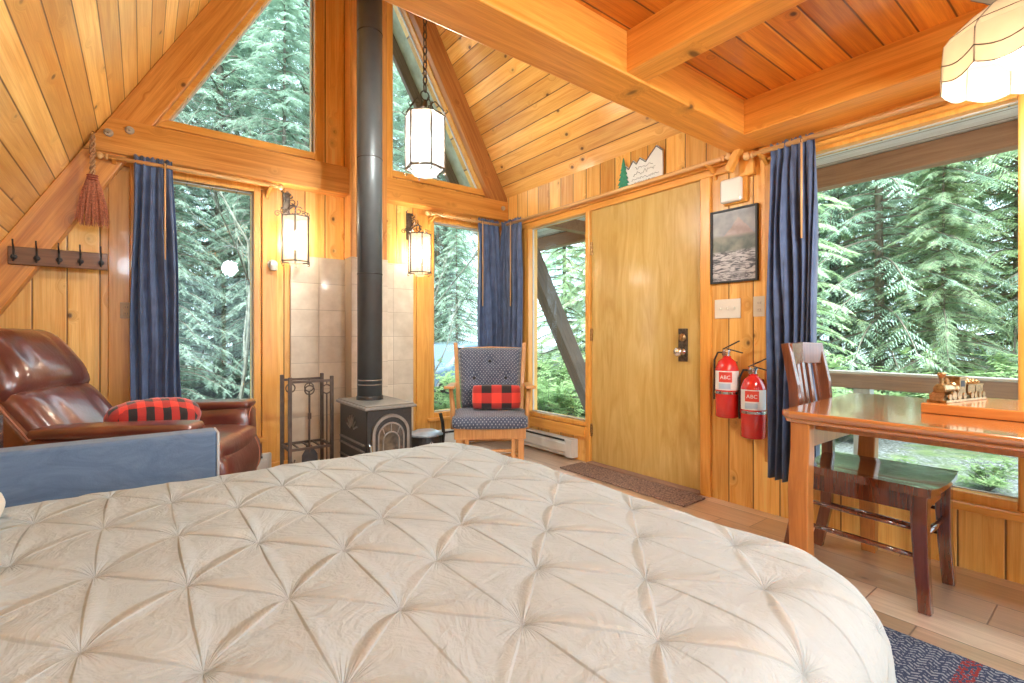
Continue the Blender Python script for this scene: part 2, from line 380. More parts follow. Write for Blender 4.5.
def mk_bed():
    s = NT('cream comforter'); o = s.obj()
    uv = s.n('ShaderNodeUVMap'); uv.uv_map = 'cloth'
    wob = s.noise(o, 5, 3)
    sp = s.n('ShaderNodeSeparateXYZ'); s.l(uv.outputs[0], sp.inputs[0])
    x = s.math('ADD', sp.outputs[0], s.math('MULTIPLY_ADD', wob, .024, -.012)); y = s.math('ADD', sp.outputs[1], s.math('MULTIPLY_ADD', s.noise(o, 4, 3), .024, -.012))
    x, y = sp.outputs[0], sp.outputs[1]
    i = s.math('DIVIDE', s.math('SUBTRACT', x, .06), .122)
    j = s.math('DIVIDE', s.math('MULTIPLY_ADD', s.math('SUBTRACT', x, .06), .10, s.math('SUBTRACT', y, .943)), .125)
    jx = s.math('MULTIPLY_ADD', wob, .22, -.11)
    a0 = s.math('MULTIPLY', s.math('ADD', i, j), .5); b0 = s.math('MULTIPLY', s.math('SUBTRACT', i, j), .5)
    def sgn_frac(v): return s.math('SUBTRACT', v, s.math('ROUND', v))
    def per(v): return s.math('ABSOLUTE', s.math('SINE', s.math('MULTIPLY', v, PI)))
    pa, pb = per(a0), per(b0)
    ra = sgn_frac(s.math('MULTIPLY_ADD', s.math('MULTIPLY', jx, pb), .25, a0)); rb = sgn_frac(s.math('MULTIPLY_ADD', s.math('MULTIPLY', jx, pa), .25, b0))
    ri = sgn_frac(i); rj = sgn_frac(j)
    def rnd_(u, v):
        w = s.n('ShaderNodeTexWhiteNoise', noise_dimensions='2D'); s.l(s.xyz(s.math('ROUND', u), s.math('FLOOR', v), 0.0), w.inputs['Vector']); return w.outputs['Value']
    def fold(r, width, along, rn, flip=1.0):
        """a flat pleat lying over: gentle on one side, a crisp drop on the other; lens shaped between pinches"""
        wd = s.math('MULTIPLY', s.math('MULTIPLY_ADD', along, width, .012), 1.0)
        t = s.math('DIVIDE', s.math('MULTIPLY', r, flip), wd)          # 0..1 on the gentle side
        up = s.math('SUBTRACT', 1.0, s.smooth(t, 0.0, 1.0))
        dn = s.smooth(t, -0.22, -0.02)
        return s.math('MULTIPLY', s.math('MULTIPLY', s.math('MULTIPLY', up, dn), s.math('MULTIPLY_ADD', rn, .75, .25)), s.math('POWER', along, 0.6))
    f1 = fold(ra, .22, pb, rnd_(a0, b0)); f2 = fold(rb, .10, pa, rnd_(b0, a0), -1.0)
    f3 = s.math('MULTIPLY', fold(ri, .20, per(s.math('MULTIPLY', s.math('ADD', j, s.math('MODULO', s.math('ROUND', s.math('ADD', i, 100.0)), 2.0)), .5)), rnd_(i, s.math('MULTIPLY', j, .5))), .6)
    # radiating creases round every pinch
    px_ = s.math('MULTIPLY', s.math('ADD', sgn_frac(a0), sgn_frac(b0)), .122); py_ = s.math('MULTIPLY', s.math('SUBTRACT', sgn_frac(a0), sgn_frac(b0)), .125)
    rad = s.math('SQRT', s.math('ADD', s.math('MULTIPLY', px_, px_), s.math('MULTIPLY', py_, py_)))
    th = s.math('ARCTAN2', py_, px_)
    st_n = s.noise(s.xyz(s.math('MULTIPLY', s.math('COSINE', th), 2.6), s.math('MULTIPLY', s.math('SINE', th), 2.6), s.math('MULTIPLY_ADD', s.math('ROUND', a0), 3.3, s.math('MULTIPLY', s.math('ROUND', b0), 7.7))), 2.2, 2)
    star = s.math('MULTIPLY', s.math('ABSOLUTE', s.math('SUBTRACT', st_n, .5)), s.math('MULTIPLY', s.math('SUBTRACT', 1.0, s.smooth(rad, .012, .075)), -5.0))
    knot = s.math('SUBTRACT', 1.0, s.smooth(rad, .002, .008))
    # soft crumples of the cotton
    c1 = s.math('ABSOLUTE', s.math('SUBTRACT', s.noise(o, 7, 4, .6, 1.2), .5)); c2 = s.math('ABSOLUTE', s.math('SUBTRACT', s.noise(o, 19, 4, .6, .8), .5))
    H = s.math('ADD', s.math('ADD', f1, f2), f3)
    H = s.math('ADD', H, s.math('MULTIPLY', star, .17)); H = s.math('ADD', H, s.math('MULTIPLY', knot, -.3))
    H = s.math('ADD', H, s.math('MULTIPLY', c1, -1.3)); H = s.math('ADD', H, s.math('MULTIPLY', c2, -.45))
    n = s.noise(o, 9, 4)
    c = s.ramp(n, [(0.3, (0.375, 0.44, 0.45)), (0.7, (0.415, 0.485, 0.495))])
    c = s.mix(s.math('MULTIPLY', s.math('ADD', f1, f2), .35), c, (0.50, 0.44, 0.33))  # tan tint along pleats, partly fold shading painted into the cloth colour
    s.pbr(c, 0.7, normal=s.bump(H, 0.62, 0.014)); return s.m
M['bed'] = mk_bed()
M['pillowcase'] = mk_fabric('cream pillowcase', (0.74, 0.70, 0.58), (0.68, 0.62, 0.50))
M['mattress'] = mk_fabric('mattress ticking', (0.6, 0.58, 0.52), (0.5, 0.48, 0.44))

def mk_rug():
    s = NT('blue patterned rug'); o = s.obj()
    x, y = s.dot(o, (1, 0, 0)), s.dot(o, (0, 1, 0))
    def st(v, sc, off=0.0): return s.math('FRACT', s.math('ADD', s.math('MULTIPLY', v, sc), 40 + off))
    n = s.noise(s.xyz(s.math('MULTIPLY', x, 70.0), s.math('MULTIPLY', y, 110.0), 0.0), 1.0, 2)
    zz = s.math('ABSOLUTE', s.math('SUBTRACT', st(y, 26.0), 0.5))
    chev = s.math('GREATER_THAN', s.math('FRACT', s.math('MULTIPLY_ADD', x, 60.0, s.math('MULTIPLY', zz, 1.8))), 0.52)
    c = s.mix(s.math('MULTIPLY', s.math('GREATER_THAN', n, 0.47), chev), (0.030, 0.055, 0.12), (0.26, 0.32, 0.38))
    dia = s.math('ADD', s.math('ABSOLUTE', s.math('SUBTRACT', st(x, 4.0), 0.5)), s.math('ABSOLUTE', s.math('SUBTRACT', st(y, 4.0), 0.5)))
    c = s.mix(s.math('MULTIPLY', s.math('LESS_THAN', dia, 0.13), s.math('LESS_THAN', y, 0.33)), c, (0.22, 0.02, 0.025))
    band = s.math('MULTIPLY', s.math('GREATER_THAN', y, 0.30), s.math('LESS_THAN', y, 0.345))
    c = s.mix(s.math('MULTIPLY', band, s.math('GREATER_THAN', n, 0.5)), c, (0.26, 0.03, 0.03))
    s.pbr(c, 0.95, normal=s.bump(n, 0.8, 0.004)); return s.m
M['rug'] = mk_rug()
M['mat'] = plain('speckled brown mat', (0.23, 0.15, 0.115), 0.95, vary=0.75, scale=90, bump=0.9)

def mk_leaf(name, c1, c2, sc=1.2):
    s = NT(name); o = s.obj(); oi = s.n('ShaderNodeObjectInfo')
    n = s.noise(o, sc, 3); n2 = s.noise(o, 11, 2)
    c = s.ramp(s.math('ADD', s.math('MULTIPLY', n, 0.5), s.math('MULTIPLY', n2, 0.5)), [(0.35, c2), (0.65, c1)])
    tone = s.math('MULTIPLY_ADD', oi.outputs['Random'], 0.6, 0.7)
    c = s.mix(1.0, c, s.xyz(tone, tone, tone), 'MULTIPLY')
    df = s.n('ShaderNodeBsdfDiffuse'); tl = s.n('ShaderNodeBsdfTranslucent'); s.l(c, df.inputs[0]); s.l(c, tl.inputs[0])
    mx = s.n('ShaderNodeMixShader'); mx.inputs[0].default_value = 0.45; s.l(df.outputs[0], mx.inputs[1]); s.l(tl.outputs[0], mx.inputs[2])
    s.l(mx.outputs[0], s.out.inputs['Surface']); return s.m
M['leaf_a'] = mk_leaf('hemlock foliage', (0.56, 0.68, 0.54), (0.26, 0.38, 0.31))
M['leaf_b'] = mk_leaf('cedar foliage', (0.80, 0.94, 0.56), (0.42, 0.58, 0.42))
M['leaf_c'] = mk_leaf('shrub foliage', (0.40, 0.52, 0.24), (0.16, 0.27, 0.12), 3)

def mk_ground():
    s = NT('mossy gravel ground'); o = s.obj()
    n = s.noise(o, 0.5, 5, 0.6); n2 = s.noise(o, 26, 4, 0.7); n3 = s.noise(o, 5, 4, 0.6)
    c1 = s.ramp(n2, [(0.38, (0.035, 0.04, 0.03)), (0.5, (0.12, 0.125, 0.12)), (0.62, (0.27, 0.28, 0.29))])
    c2 = s.ramp(n3, [(0.35, (0.07, 0.11, 0.035)), (0.6, (0.15, 0.19, 0.08)), (0.7, (0.17, 0.13, 0.08))])
    c = s.mix(s.smooth(n, 0.52, 0.62), c1, c2)
    s.pbr(c, 0.95, normal=s.bump(n2, 0.8, 0.03)); return s.m
M['ground'] = mk_ground()

M['lamp_white'] = lit_glass('sconce glass', (0.30, 0.27, 0.22), (1.0, 0.80, 0.52), 0.22, 0.70)
M['lantern_glass'] = lit_glass('lantern glass', (0.075, 0.078, 0.075), (1.0, 0.97, 0.90), 0.16, 0.80)
M['slag'] = lit_glass('slag glass', (0.30, 0.22, 0.13), (1.0, 0.78, 0.52), 0.14, 0.10)
M['bulb'] = emit('lit bulb', (1.0, 0.90, 0.74), 9)
M['globe'] = emit('lit white globe', (1.0, 0.97, 0.92), 4)

# ------------------------------------------------------------------ mesh helpers
def obj(name, bm, mat, parent=None, smooth=False, bevel=0.0, kind=None, label=None, sub=0, segs=2, solid=0.0):
    me = bpy.data.meshes.new(name)
    bmesh.ops.recalc_face_normals(bm, faces=bm.faces[:]) if not solid else None
    bm.to_mesh(me); bm.free()
    me.materials.append(M[mat] if isinstance(mat, str) else mat)
    o = bpy.data.objects.new(name, me); COL.objects.link(o)
    if smooth:
        for p in me.polygons: p.use_smooth = True
    if solid:
        md = o.modifiers.new('solid', 'SOLIDIFY'); md.thickness = solid; md.offset = 0
    if bevel:
        md = o.modifiers.new('bevel', 'BEVEL'); md.width = bevel; md.segments = segs; md.limit_method = 'ANGLE'; md.angle_limit = 0.6
        md.harden_normals = False
    if sub:
        md = o.modifiers.new('sub', 'SUBSURF'); md.levels = sub; md.render_levels = sub
    if parent is not None: o.parent = parent
    if kind: o['kind'] = kind
    if label: o['label'] = label
    return o
def struct(name, bm, mat, **k): return obj(name, bm, mat, kind='structure', **k)
def tag(o, label, cat, group=None):
    o['label'] = label; o['category'] = cat
    if group: o['group'] = group
    return o
def thing(name, label, cat, loc=(0, 0, 0), rz=0.0, group=None):
    o = bpy.data.objects.new(name, None); COL.objects.link(o); o.empty_display_size = 0.1
    o.location = loc; o.rotation_euler = (0, 0, rz); return tag(o, label, cat, group)
def children(o): return [c for c in bpy.data.objects if c.parent == o]
def dup(root, loc, rz, label, group=None, scale=None):
    def cp(o, par):
        c = o.copy(); COL.objects.link(c); c.parent = par
        for ch in children(o): cp(ch, c)
        return c
    r = cp(root, None); r.location = loc; r.rotation_euler = (0, 0, rz); r['label'] = label
    if scale: r.scale = scale
    if group: r['group'] = group
    return r
def B(): return bmesh.new()
def box(bm, x0, x1, y0, y1, z0, z1, mat=None):
    vs = [bm.verts.new((x, y, z)) for z in (z0, z1) for y in (y0, y1) for x in (x0, x1)]
    if mat is not None:
        for v in vs: v.co = mat @ v.co
    for f in ((0, 2, 3, 1), (4, 5, 7, 6), (0, 1, 5, 4), (2, 6, 7, 3), (0, 4, 6, 2), (1, 3, 7, 5)): bm.faces.new([vs[i] for i in f])
    return bm
def bx(*a): return box(B(), *a)
def prism(bm, pts, axis, a, b):
    """extrude a 2D polygon; axis 'y': pts are (x,z); 'x': (y,z); 'z': (x,y)"""
    def P(p, t): return {'y': (p[0], t, p[1]), 'x': (t, p[0], p[1]), 'z': (p[0], p[1], t)}[axis]
    A = [bm.verts.new(P(p, a)) for p in pts]; C = [bm.verts.new(P(p, b)) for p in pts]
    bm.faces.new(A); bm.faces.new(C[::-1]); n = len(pts)
    for i in range(n): bm.faces.new((A[i], C[i], C[(i + 1) % n], A[(i + 1) % n]))
    return bm
def tube(bm, pts, r, seg=8, closed=False, caps=True):
    pts = [Vector(p) for p in pts]; n = len(pts)
    rs = r if isinstance(r, (list, tuple)) else [r] * n
    rings = []; ref = None
    for i, p in enumerate(pts):
        if closed: d = pts[(i + 1) % n] - pts[i - 1]
        else: d = pts[min(i + 1, n - 1)] - pts[max(i - 1, 0)]
        d.normalize()
        if ref is None: ref = d.orthogonal().normalized()
        ref = (ref - d * ref.dot(d))
        if ref.length < 1e-6: ref = d.orthogonal()
        ref.normalize(); b = d.cross(ref)
        rings.append([bm.verts.new(p + (ref * math.cos(t) + b * math.sin(t)) * rs[i]) for t in (2 * PI * k / seg for k in range(seg))])
    m = n if closed else n - 1
    for i in range(m):
        A, C = rings[i], rings[(i + 1) % n]
        for k in range(seg): bm.faces.new((A[k], A[(k + 1) % seg], C[(k + 1) % seg], C[k]))
    if caps and not closed: bm.faces.new(rings[0][::-1]); bm.faces.new(rings[-1])
    return bm
def lathe(bm, prof, seg=24, c=(0, 0, 0), axis='z', sx=1, sy=1):
    rings = []
    def P(r, h, t):
        x, y = r * math.cos(t) * sx, r * math.sin(t) * sy
        v = {'z': (x, y, h), 'x': (h, x, y), 'y': (x, h, y)}[axis]
        return (v[0] + c[0], v[1] + c[1], v[2] + c[2])
    for r, h in prof: rings.append([bm.verts.new(P(max(r, 1e-4), h, 2 * PI * k / seg)) for k in range(seg)])
    for A, C in zip(rings, rings[1:]):
        for k in range(seg): bm.faces.new((A[k], A[(k + 1) % seg], C[(k + 1) % seg], C[k]))
    bm.faces.new(rings[0][::-1]); bm.faces.new(rings[-1])
    return bm
def bar(bm, a, b, w, h, up=(0, 0, 1)):
    """rectangular bar from a to b, w wide, h along 'up'"""
    a, b = Vector(a), Vector(b); d = (b - a).normalized(); up = Vector(up)
    s = d.cross(up).normalized(); u = s.cross(d)
    vs = [bm.verts.new(p + s * i * w / 2 + u * j * h / 2) for p in (a, b) for i, j in ((-1, -1), (1, -1), (1, 1), (-1, 1))]
    for f in ((0, 1, 2, 3), (7, 6, 5, 4), (0, 4, 5, 1), (1, 5, 6, 2), (2, 6, 7, 3), (3, 7, 4, 0)): bm.faces.new([vs[i] for i in f])
    return bm
def strip(bm, path, w, h, up=(0, 0, 1)):
    """curved rectangular member through points; w across, h along up-ish"""
    path = [Vector(p) for p in path]; rings = []; U = Vector(up)
    n = len(path)
    ws = w if isinstance(w, (list, tuple)) else [w] * n; hs = h if isinstance(h, (list, tuple)) else [h] * n
    for i, p in enumerate(path):
        d = (path[min(i + 1, n - 1)] - path[max(i - 1, 0)]).normalized(); s = d.cross(U).normalized(); u = s.cross(d)
        rings.append([bm.verts.new(p + s * a * ws[i] / 2 + u * b * hs[i] / 2) for a, b in ((-1, -1), (1, -1), (1, 1), (-1, 1))])
    for A, C in zip(rings, rings[1:]):
        for k in range(4): bm.faces.new((A[k], A[(k + 1) % 4], C[(k + 1) % 4], C[k]))
    bm.faces.new(rings[0][::-1]); bm.faces.new(rings[-1]); return bm
def pad(bm, cx, cy, cz, lx, ly, lz, p=0.35, n=14, mat=None, puff=0.0, wob=0.0):
    """stuffed cushion: super-ellipsoid, thickness lz along z"""
    def thick(u, v): return lz / 2 * (max(0, 1 - abs(u) ** 4) ** 0.5 * max(0, 1 - abs(v) ** 4) ** 0.5) ** p
    top, bot = {}, {}
    for i in range(n + 1):
        for j in range(n + 1):
            u = math.sin((i / n - 0.5) * PI); v = math.sin((j / n - 0.5) * PI)
            k = 1 - 0.06 * abs(u * v) ** 3
            x, y = u * lx / 2 * k, v * ly / 2 * k
            t = thick(u, v) + puff * (1 - u * u) * (1 - v * v)
            w = wob * (math.sin(7 * u + 3 * v) + math.sin(5 * v - 4 * u)) * (1 - u * u) * (1 - v * v)
            for D, sg in ((top, 1), (bot, -1)):
                if sg == -1 and (i in (0, n) or j in (0, n)): D[i, j] = top[i, j]; continue
                q = Vector((cx + x, cy + y, cz + sg * t + w))
                D[i, j] = bm.verts.new(mat @ q if mat is not None else q)
    for i in range(n):
        for j in range(n):
            bm.faces.new((top[i, j], top[i + 1, j], top[i + 1, j + 1], top[i, j + 1]))
            bm.faces.new((bot[i, j], bot[i, j + 1], bot[i + 1, j + 1], bot[i + 1, j]))
    return bm
def spiral(c, r0, r1, turns, n=20, plane='xz', start=0.0, flip=1):
    out = []
    for i in range(n + 1):
        t = i / n; r = r0 + (r1 - r0) * t; a = start + flip * turns * 2 * PI * t
        x, z = r * math.cos(a), r * math.sin(a)
        out.append((c[0] + x, c[1], c[2] + z) if plane == 'xz' else (c[0], c[1] + x, c[2] + z))
    return out
def text(name, s, size, mat, parent, mtx, depth=0.0006, align='CENTER'):
    cu = bpy.data.curves.new(name, 'FONT'); cu.body = s; cu.size = size; cu.extrude = depth; cu.align_x = align; cu.align_y = 'CENTER'
    t = bpy.data.objects.new(name, cu); COL.objects.link(t)
    dg = bpy.context.evaluated_depsgraph_get(); me = bpy.data.meshes.new_from_object(t.evaluated_get(dg))
    bpy.data.objects.remove(t); bpy.data.curves.remove(cu)
    me.transform(mtx); me.materials.clear(); me.materials.append(M[mat])
    o = bpy.data.objects.new(name, me); COL.objects.link(o); o.parent = parent; return o
def point(name, loc, power, color=(1, 0.85, 0.65), r=0.03, parent=None):
    d = bpy.data.lights.new(name, 'POINT'); d.energy = power * LAMP; d.color = color; d.shadow_soft_size = r
    o = bpy.data.objects.new(name, d); o.location = loc; COL.objects.link(o)
    if parent is not None: o.parent = parent
    return o

# ================================================================== THE SETTING
T_G = 0.12                                     # gable wall thickness
BACK = -2.6
struct('floor', bx(-1.6, W_X + .1, BACK - .1, G_Y + T_G, -0.1, 0.0), 'floor')

# gable wall with its window openings
g0, g1 = G_Y, G_Y + T_G
bm = B()
Z1, Z2, Z3, Z4 = 0.33, 2.06, 2.435, 4.05
prism(bm, [(roof_left(0), 0), (W_X + .09, 0), (W_X + .09, Z1), (roof_left(Z1), Z1)], 'y', g0, g1)
prism(bm, [(roof_left(Z1), Z1), (-.01, Z1), (-.01, Z2), (roof_left(Z2), Z2)], 'y', g0, g1)
prism(bm, [(.645, Z1), (2.10, Z1), (2.10, Z2), (.645, Z2)], 'y', g0, g1)
prism(bm, [(2.66, Z1), (W_X + .09, Z1), (W_X + .09, Z2), (2.66, Z2)], 'y', g0, g1)
prism(bm, [(roof_left(Z2), Z2), (W_X, Z2), (W_X, EAVE), (roof_right(Z3), Z3), (roof_left(Z3), Z3)], 'y', g0, g1)
prism(bm, [(roof_left(Z3), Z3), (.145, Z3), (1.065, Z4), (roof_left(Z4), Z4)], 'y', g0, g1)
prism(bm, [(1.065, Z3), (1.70, Z3), (1.70, Z4), (1.065, Z4)], 'y', g0, g1)
prism(bm, [(roof_right(Z3), Z3), (roof_right(Z4), Z4), (1.70, Z4), (2.61, Z3)], 'y', g0, g1)
prism(bm, [(roof_left(Z4), Z4), (roof_right(Z4), Z4), (RIDGE_X, RIDGE_Z)], 'y', g0, g1)
struct('wall_gable', bm, 'wall_gable')

# door wall
def wall_piece(bm, y0, y1, z0, z1): box(bm, W_X, W_X + .09, y0, y1, z0, z1)
bm = B()
for a in ((3.47, G_Y, 0, EAVE), (2.74, 3.47, 0, .33), (2.74, 3.47, 2.02, EAVE), (2.70, 2.74, 0, EAVE), (1.735, 2.70, 2.03, EAVE),
          (1.29, 1.735, 0, EAVE), (.31, 1.29, 0, .33), (.31, 1.29, 2.0, EAVE), (.24, .31, 0, EAVE), (-.95, .24, 0, .33), (-.95, .24, 2.0, EAVE), (BACK, -.95, 0, EAVE)):
    wall_piece(bm, *a)
struct('wall_door', bm, 'wall_door')
bm = B()
prism(bm, [(roof_left(0), 0), (-.22, 0), (-.22, 2.2), (roof_left(2.2), 2.2)], 'y', BACK - .1, BACK)
prism(bm, [(2.7, 0), (W_X + .09, 0), (W_X + .09, 2.2), (2.7, 2.2)], 'y', BACK - .1, BACK)
prism(bm, [(-.22, 0), (2.7, 0), (2.7, .25), (-.22, .25)], 'y', BACK - .1, BACK)
prism(bm, [(roof_left(2.2), 2.2), (W_X + .09, 2.2), (W_X + .09, EAVE), (roof_right(EAVE), EAVE), (RIDGE_X, RIDGE_Z)], 'y', BACK - .1, BACK)
struct('wall_back', bm, 'wall_back')
bw = bpy.data.objects.new('window_8', None); COL.objects.link(bw); bw['kind'] = 'structure'  # unseen rear window, added wide to let daylight in from behind

# roof slopes
def slope_slab(sgn, zlo, zhi, y0, y1, t=.10):
    n = Vector((-sgn * SLOPE, 0, 1)).normalized() * t if sgn > 0 else Vector((SLOPE, 0, 1)).normalized() * t
    f = roof_left if sgn > 0 else roof_right
    a, b = Vector((f(zlo), 0, zlo)), Vector((f(zhi), 0, zhi))
    pts = [(a.x, a.z), (b.x, b.z), (b.x + n.x, b.z + n.z), (a.x + n.x, a.z + n.z)]
    return prism(B(), pts, 'y', y0, y1)
struct('roof_left', slope_slab(1, -.05, RIDGE_Z, BACK - .1, G_Y + T_G), 'roof_left')
struct('roof_right', slope_slab(-1, EAVE, RIDGE_Z, BACK - .1, G_Y + T_G), 'roof_right')
o = slope_slab(1, 0.0, RIDGE_Z, G_Y + T_G, G_Y + T_G + .55, .08)
struct('eave_left', o, 'gable_soffit')
struct('eave_right', slope_slab(-1, -.3, RIDGE_Z, G_Y + T_G, G_Y + T_G + .55, .08), 'gable_soffit') if False else \
    struct('eave_right', slope_slab(-1, EAVE - .1, RIDGE_Z, G_Y + T_G, G_Y + T_G + .55, .08), 'gable_soffit')

# loft floor over the bed
struct('ceiling', bx(-.25, W_X + .05, BACK, 1.45, 2.285, 2.33), 'loft')
def beamobj(name, bm, mat, bevel=.006): return struct(name, bm, mat, bevel=bevel)
beamobj('beam_loft_edge', bx(-.28, W_X + .02, 1.31, 1.505, 2.105, 2.32), 'beam_x')
beamobj('beam_joist', bx(1.605, 1.735, BACK, 1.315, 2.115, 2.30), 'beam_y')
beamobj('beam_wall_side', bx(2.575, W_X + .005, BACK, 1.315, 2.10, 2.30), 'beam_y')
beamobj('beam_joist_far', bx(.45, .58, BACK, 1.315, 2.115, 2.30), 'beam_y')
# corbel below the beam end
bm = B(); bar(bm, (W_X - .01, 1.455, 2.03), (W_X - .12, 1.455, 2.115), .05, .04); bar(bm, (W_X - .01, 1.40, 2.0), (W_X - .06, 1.40, 2.11), .05, .05)
struct('trim_corbel', bx(W_X - .035, W_X + .01, 1.385, 1.475, 1.965, 2.11), 'trim_z', bevel=.006)
bm = B(); bar(bm, (W_X - .085, 1.51, 2.0), (W_X - .085, 1.44, 2.12), .05, .04, (0, 1, 0))
struct('trim_corbel_brace', bm, 'trim_z', bevel=.004)

# gable framing: rafters, tie beams, centre post
FY = 3.82
def rafter(sgn, zlo, zhi, wd, y0, y1):
    f = roof_left if sgn > 0 else roof_right
    return prism(B(), [(f(zlo), zlo), (f(zlo) + sgn * wd, zlo), (f(zhi) + sgn * wd, zhi), (f(zhi), zhi)], 'y', y0, y1)
beamobj('rafter_left', rafter(1, 0, RIDGE_Z - .38, .215, FY, G_Y + .01), 'rafter_l')
beamobj('rafter_right', rafter(-1, 2.32, RIDGE_Z - .38, .215, FY, G_Y + .01), 'rafter_r')
bm = prism(B(), [(roof_left(2.13) + .005, 2.13), (1.30, 2.13), (1.30, 2.345), (roof_left(2.345) + .005, 2.345)], 'y', FY - .02, G_Y + .005)
beamobj('beam_tie_left', bm, 'beam_tie')
beamobj('beam_tie_right', bx(1.60, W_X, FY - .02, G_Y + .005, 2.15, 2.335), 'beam_tie')
bm = bx(1.30, 1.60, FY - .05, G_Y + .005, 1.64, RIDGE_Z - .3)
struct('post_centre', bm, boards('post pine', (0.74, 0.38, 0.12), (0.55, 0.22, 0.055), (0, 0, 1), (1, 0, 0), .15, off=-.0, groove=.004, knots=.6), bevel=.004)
bm = B()
box(bm, 1.063, 1.13, G_Y - .035, G_Y + .01, 2.36, 4.1); box(bm, 1.60, 1.70, G_Y - .035, G_Y + .01, 2.36, 3.95)
struct('trim_centre', bm, 'trim_z', bevel=.005)
# washers and bolt of the tie beam are its own hardware
bm = B()
for px_x, z in ((-.155, 2.245), (-.055, 2.285)):
    lathe(bm, [(.0, -.012), (.02, -.012), (.024, -.006), (.024, 0)], 20, (px_x, FY - .02, z), 'y')
    lathe(bm, [(.0, -.03), (.008, -.03), (.009, -.01)], 8, (px_x, FY - .02, z), 'y')
lathe(bm, [(.0, -.012), (.02, -.012), (.022, 0)], 20, (2.80, FY - .02, 2.265), 'y')
struct('trim_beam_washers', bm, plain('dull steel washer', (.5, .47, .42), .4, .5), smooth=False)

# window frames, panes
def ring(bm, x0, x1, z0, z1, w, y0, y1, axis='y', wb=None):
    wb = wb or w
    for a in ((x0 - w, x0, z0 - wb, z1 + w), (x1, x1 + w, z0 - wb, z1 + w), (x0, x1, z1, z1 + w), (x0, x1, z0 - wb, z0)):
        prism(bm, [(a[0], a[2]), (a[1], a[2]), (a[1], a[3]), (a[0], a[3])], axis, y0, y1)
def window(n, x0, x1, z0, z1, w, face, depth_out, axis):
    o = bpy.data.objects.new('window_%d' % n, None); COL.objects.link(o); o['kind'] = 'structure'
    fb = B(); ring(fb, x0, x1, z0, z1, w, face - .022, face + .03, axis)
    obj('window_frame', fb, 'trim_z', o, bevel=.005)
    gb = B(); ring(gb, x0 + .004, x1 - .004, z0 + .004, z1 - .004, .012, face + .03, face + .045, axis)
    obj('glazing_bead', gb, plain('pale bead', (.62, .60, .55), .5), o)
    pane = prism(B(), [(x0, z0), (x1, z0), (x1, z1), (x0, z1)], axis, face + .045, face + .049)
    obj('window_pane', pane, 'glass', o)
    return o
def sill(o, x0, x1, z, face, axis, d=.05):
    s = prism(B(), [(x0, z - .028), (x1, z - .028), (x1, z), (x0, z)], axis, face - d, face + .03)
    obj('window_sill', s, 'trim_x' if axis == 'y' else 'trim_y', o, bevel=.006)
bb = B(); ring(bb, -.16, 2.64, .31, 2.14, .06, BACK - .08, BACK + .02); box(bb, 1.21, 1.27, BACK - .08, BACK + .02, .31, 2.14); obj('window_frame', bb, 'trim_z', bw)
obj('window_pane', bx(-.16, 2.64, BACK - .05, BACK - .046, .31, 2.14), 'glass', bw)
w1 = window(1, -.01, .645, Z1, Z2, .045, G_Y, 0, 'y'); sill(w1, -.08, .73, Z1 - .045, G_Y, 'y')
w2 = window(2, 2.10, 2.66, Z1, Z2 - .005, .045, G_Y, 0, 'y'); sill(w2, 2.03, 2.73, Z1 - .045, G_Y, 'y')
w3 = window(3, 2.745, 3.465, Z1, 2.015, .04, W_X, 0, 'x')
w4 = window(4, .315, 1.285, Z1 + .01, 1.995, .045, W_X, 0, 'x')
s = prism(B(), [(.24, .265), (1.26, .265), (1.26, .30), (.24, .30)], 'x', W_X - .06, W_X + .02); obj('window_sill', s, 'trim_y', w4, bevel=.006)
w5 = window(5, -.94, .235, Z1 + .01, 1.995, .045, W_X, 0, 'x')
def tri_window(n, pts, w):
    o = bpy.data.objects.new('window_%d' % n, None); COL.objects.link(o); o['kind'] = 'structure'
    c = Vector((sum(p[0] for p in pts) / 3, sum(p[1] for p in pts) / 3))
    P = [Vector(p) for p in pts]; N = len(P)
    def offset(d):
        out = []
        for i in range(N):
            a, b, e = P[i - 1], P[i], P[(i + 1) % N]
            def nrm(p, q):
                t = (q - p).normalized(); m = Vector((t.y, -t.x))
                return m if m.dot(p - c) > 0 else -m
            n1, n2 = nrm(a, b), nrm(b, e)
            k = d / (1 + n1.dot(n2)); out.append(b + (n1 + n2) * k)
        return out
    def frame(bm, d0, d1, y0, y1):
        I, O = offset(d0), offset(d1)
        for i in range(N):
            j = (i + 1) % N; prism(bm, [I[i], I[j], O[j], O[i]], 'y', y0, y1)
    b = B(); frame(b, 0.0, w, G_Y - .03, G_Y + .035); obj('window_frame', b, 'trim_x', o, bevel=.005)
    b = B(); frame(b, -.012, .0, G_Y + .03, G_Y + .045); obj('glazing_bead', b, 'white_metal', o)
    obj('window_pane', prism(B(), [tuple(p) for p in P], 'y', G_Y + .045, G_Y + .049), 'glass', o)
tri_window(6, [(.145, Z3), (1.065, Z3), (1.065, 4.06)], .055)
tri_window(7, [(1.70, Z3), (2.61, Z3), (1.70, 4.04)], .055)

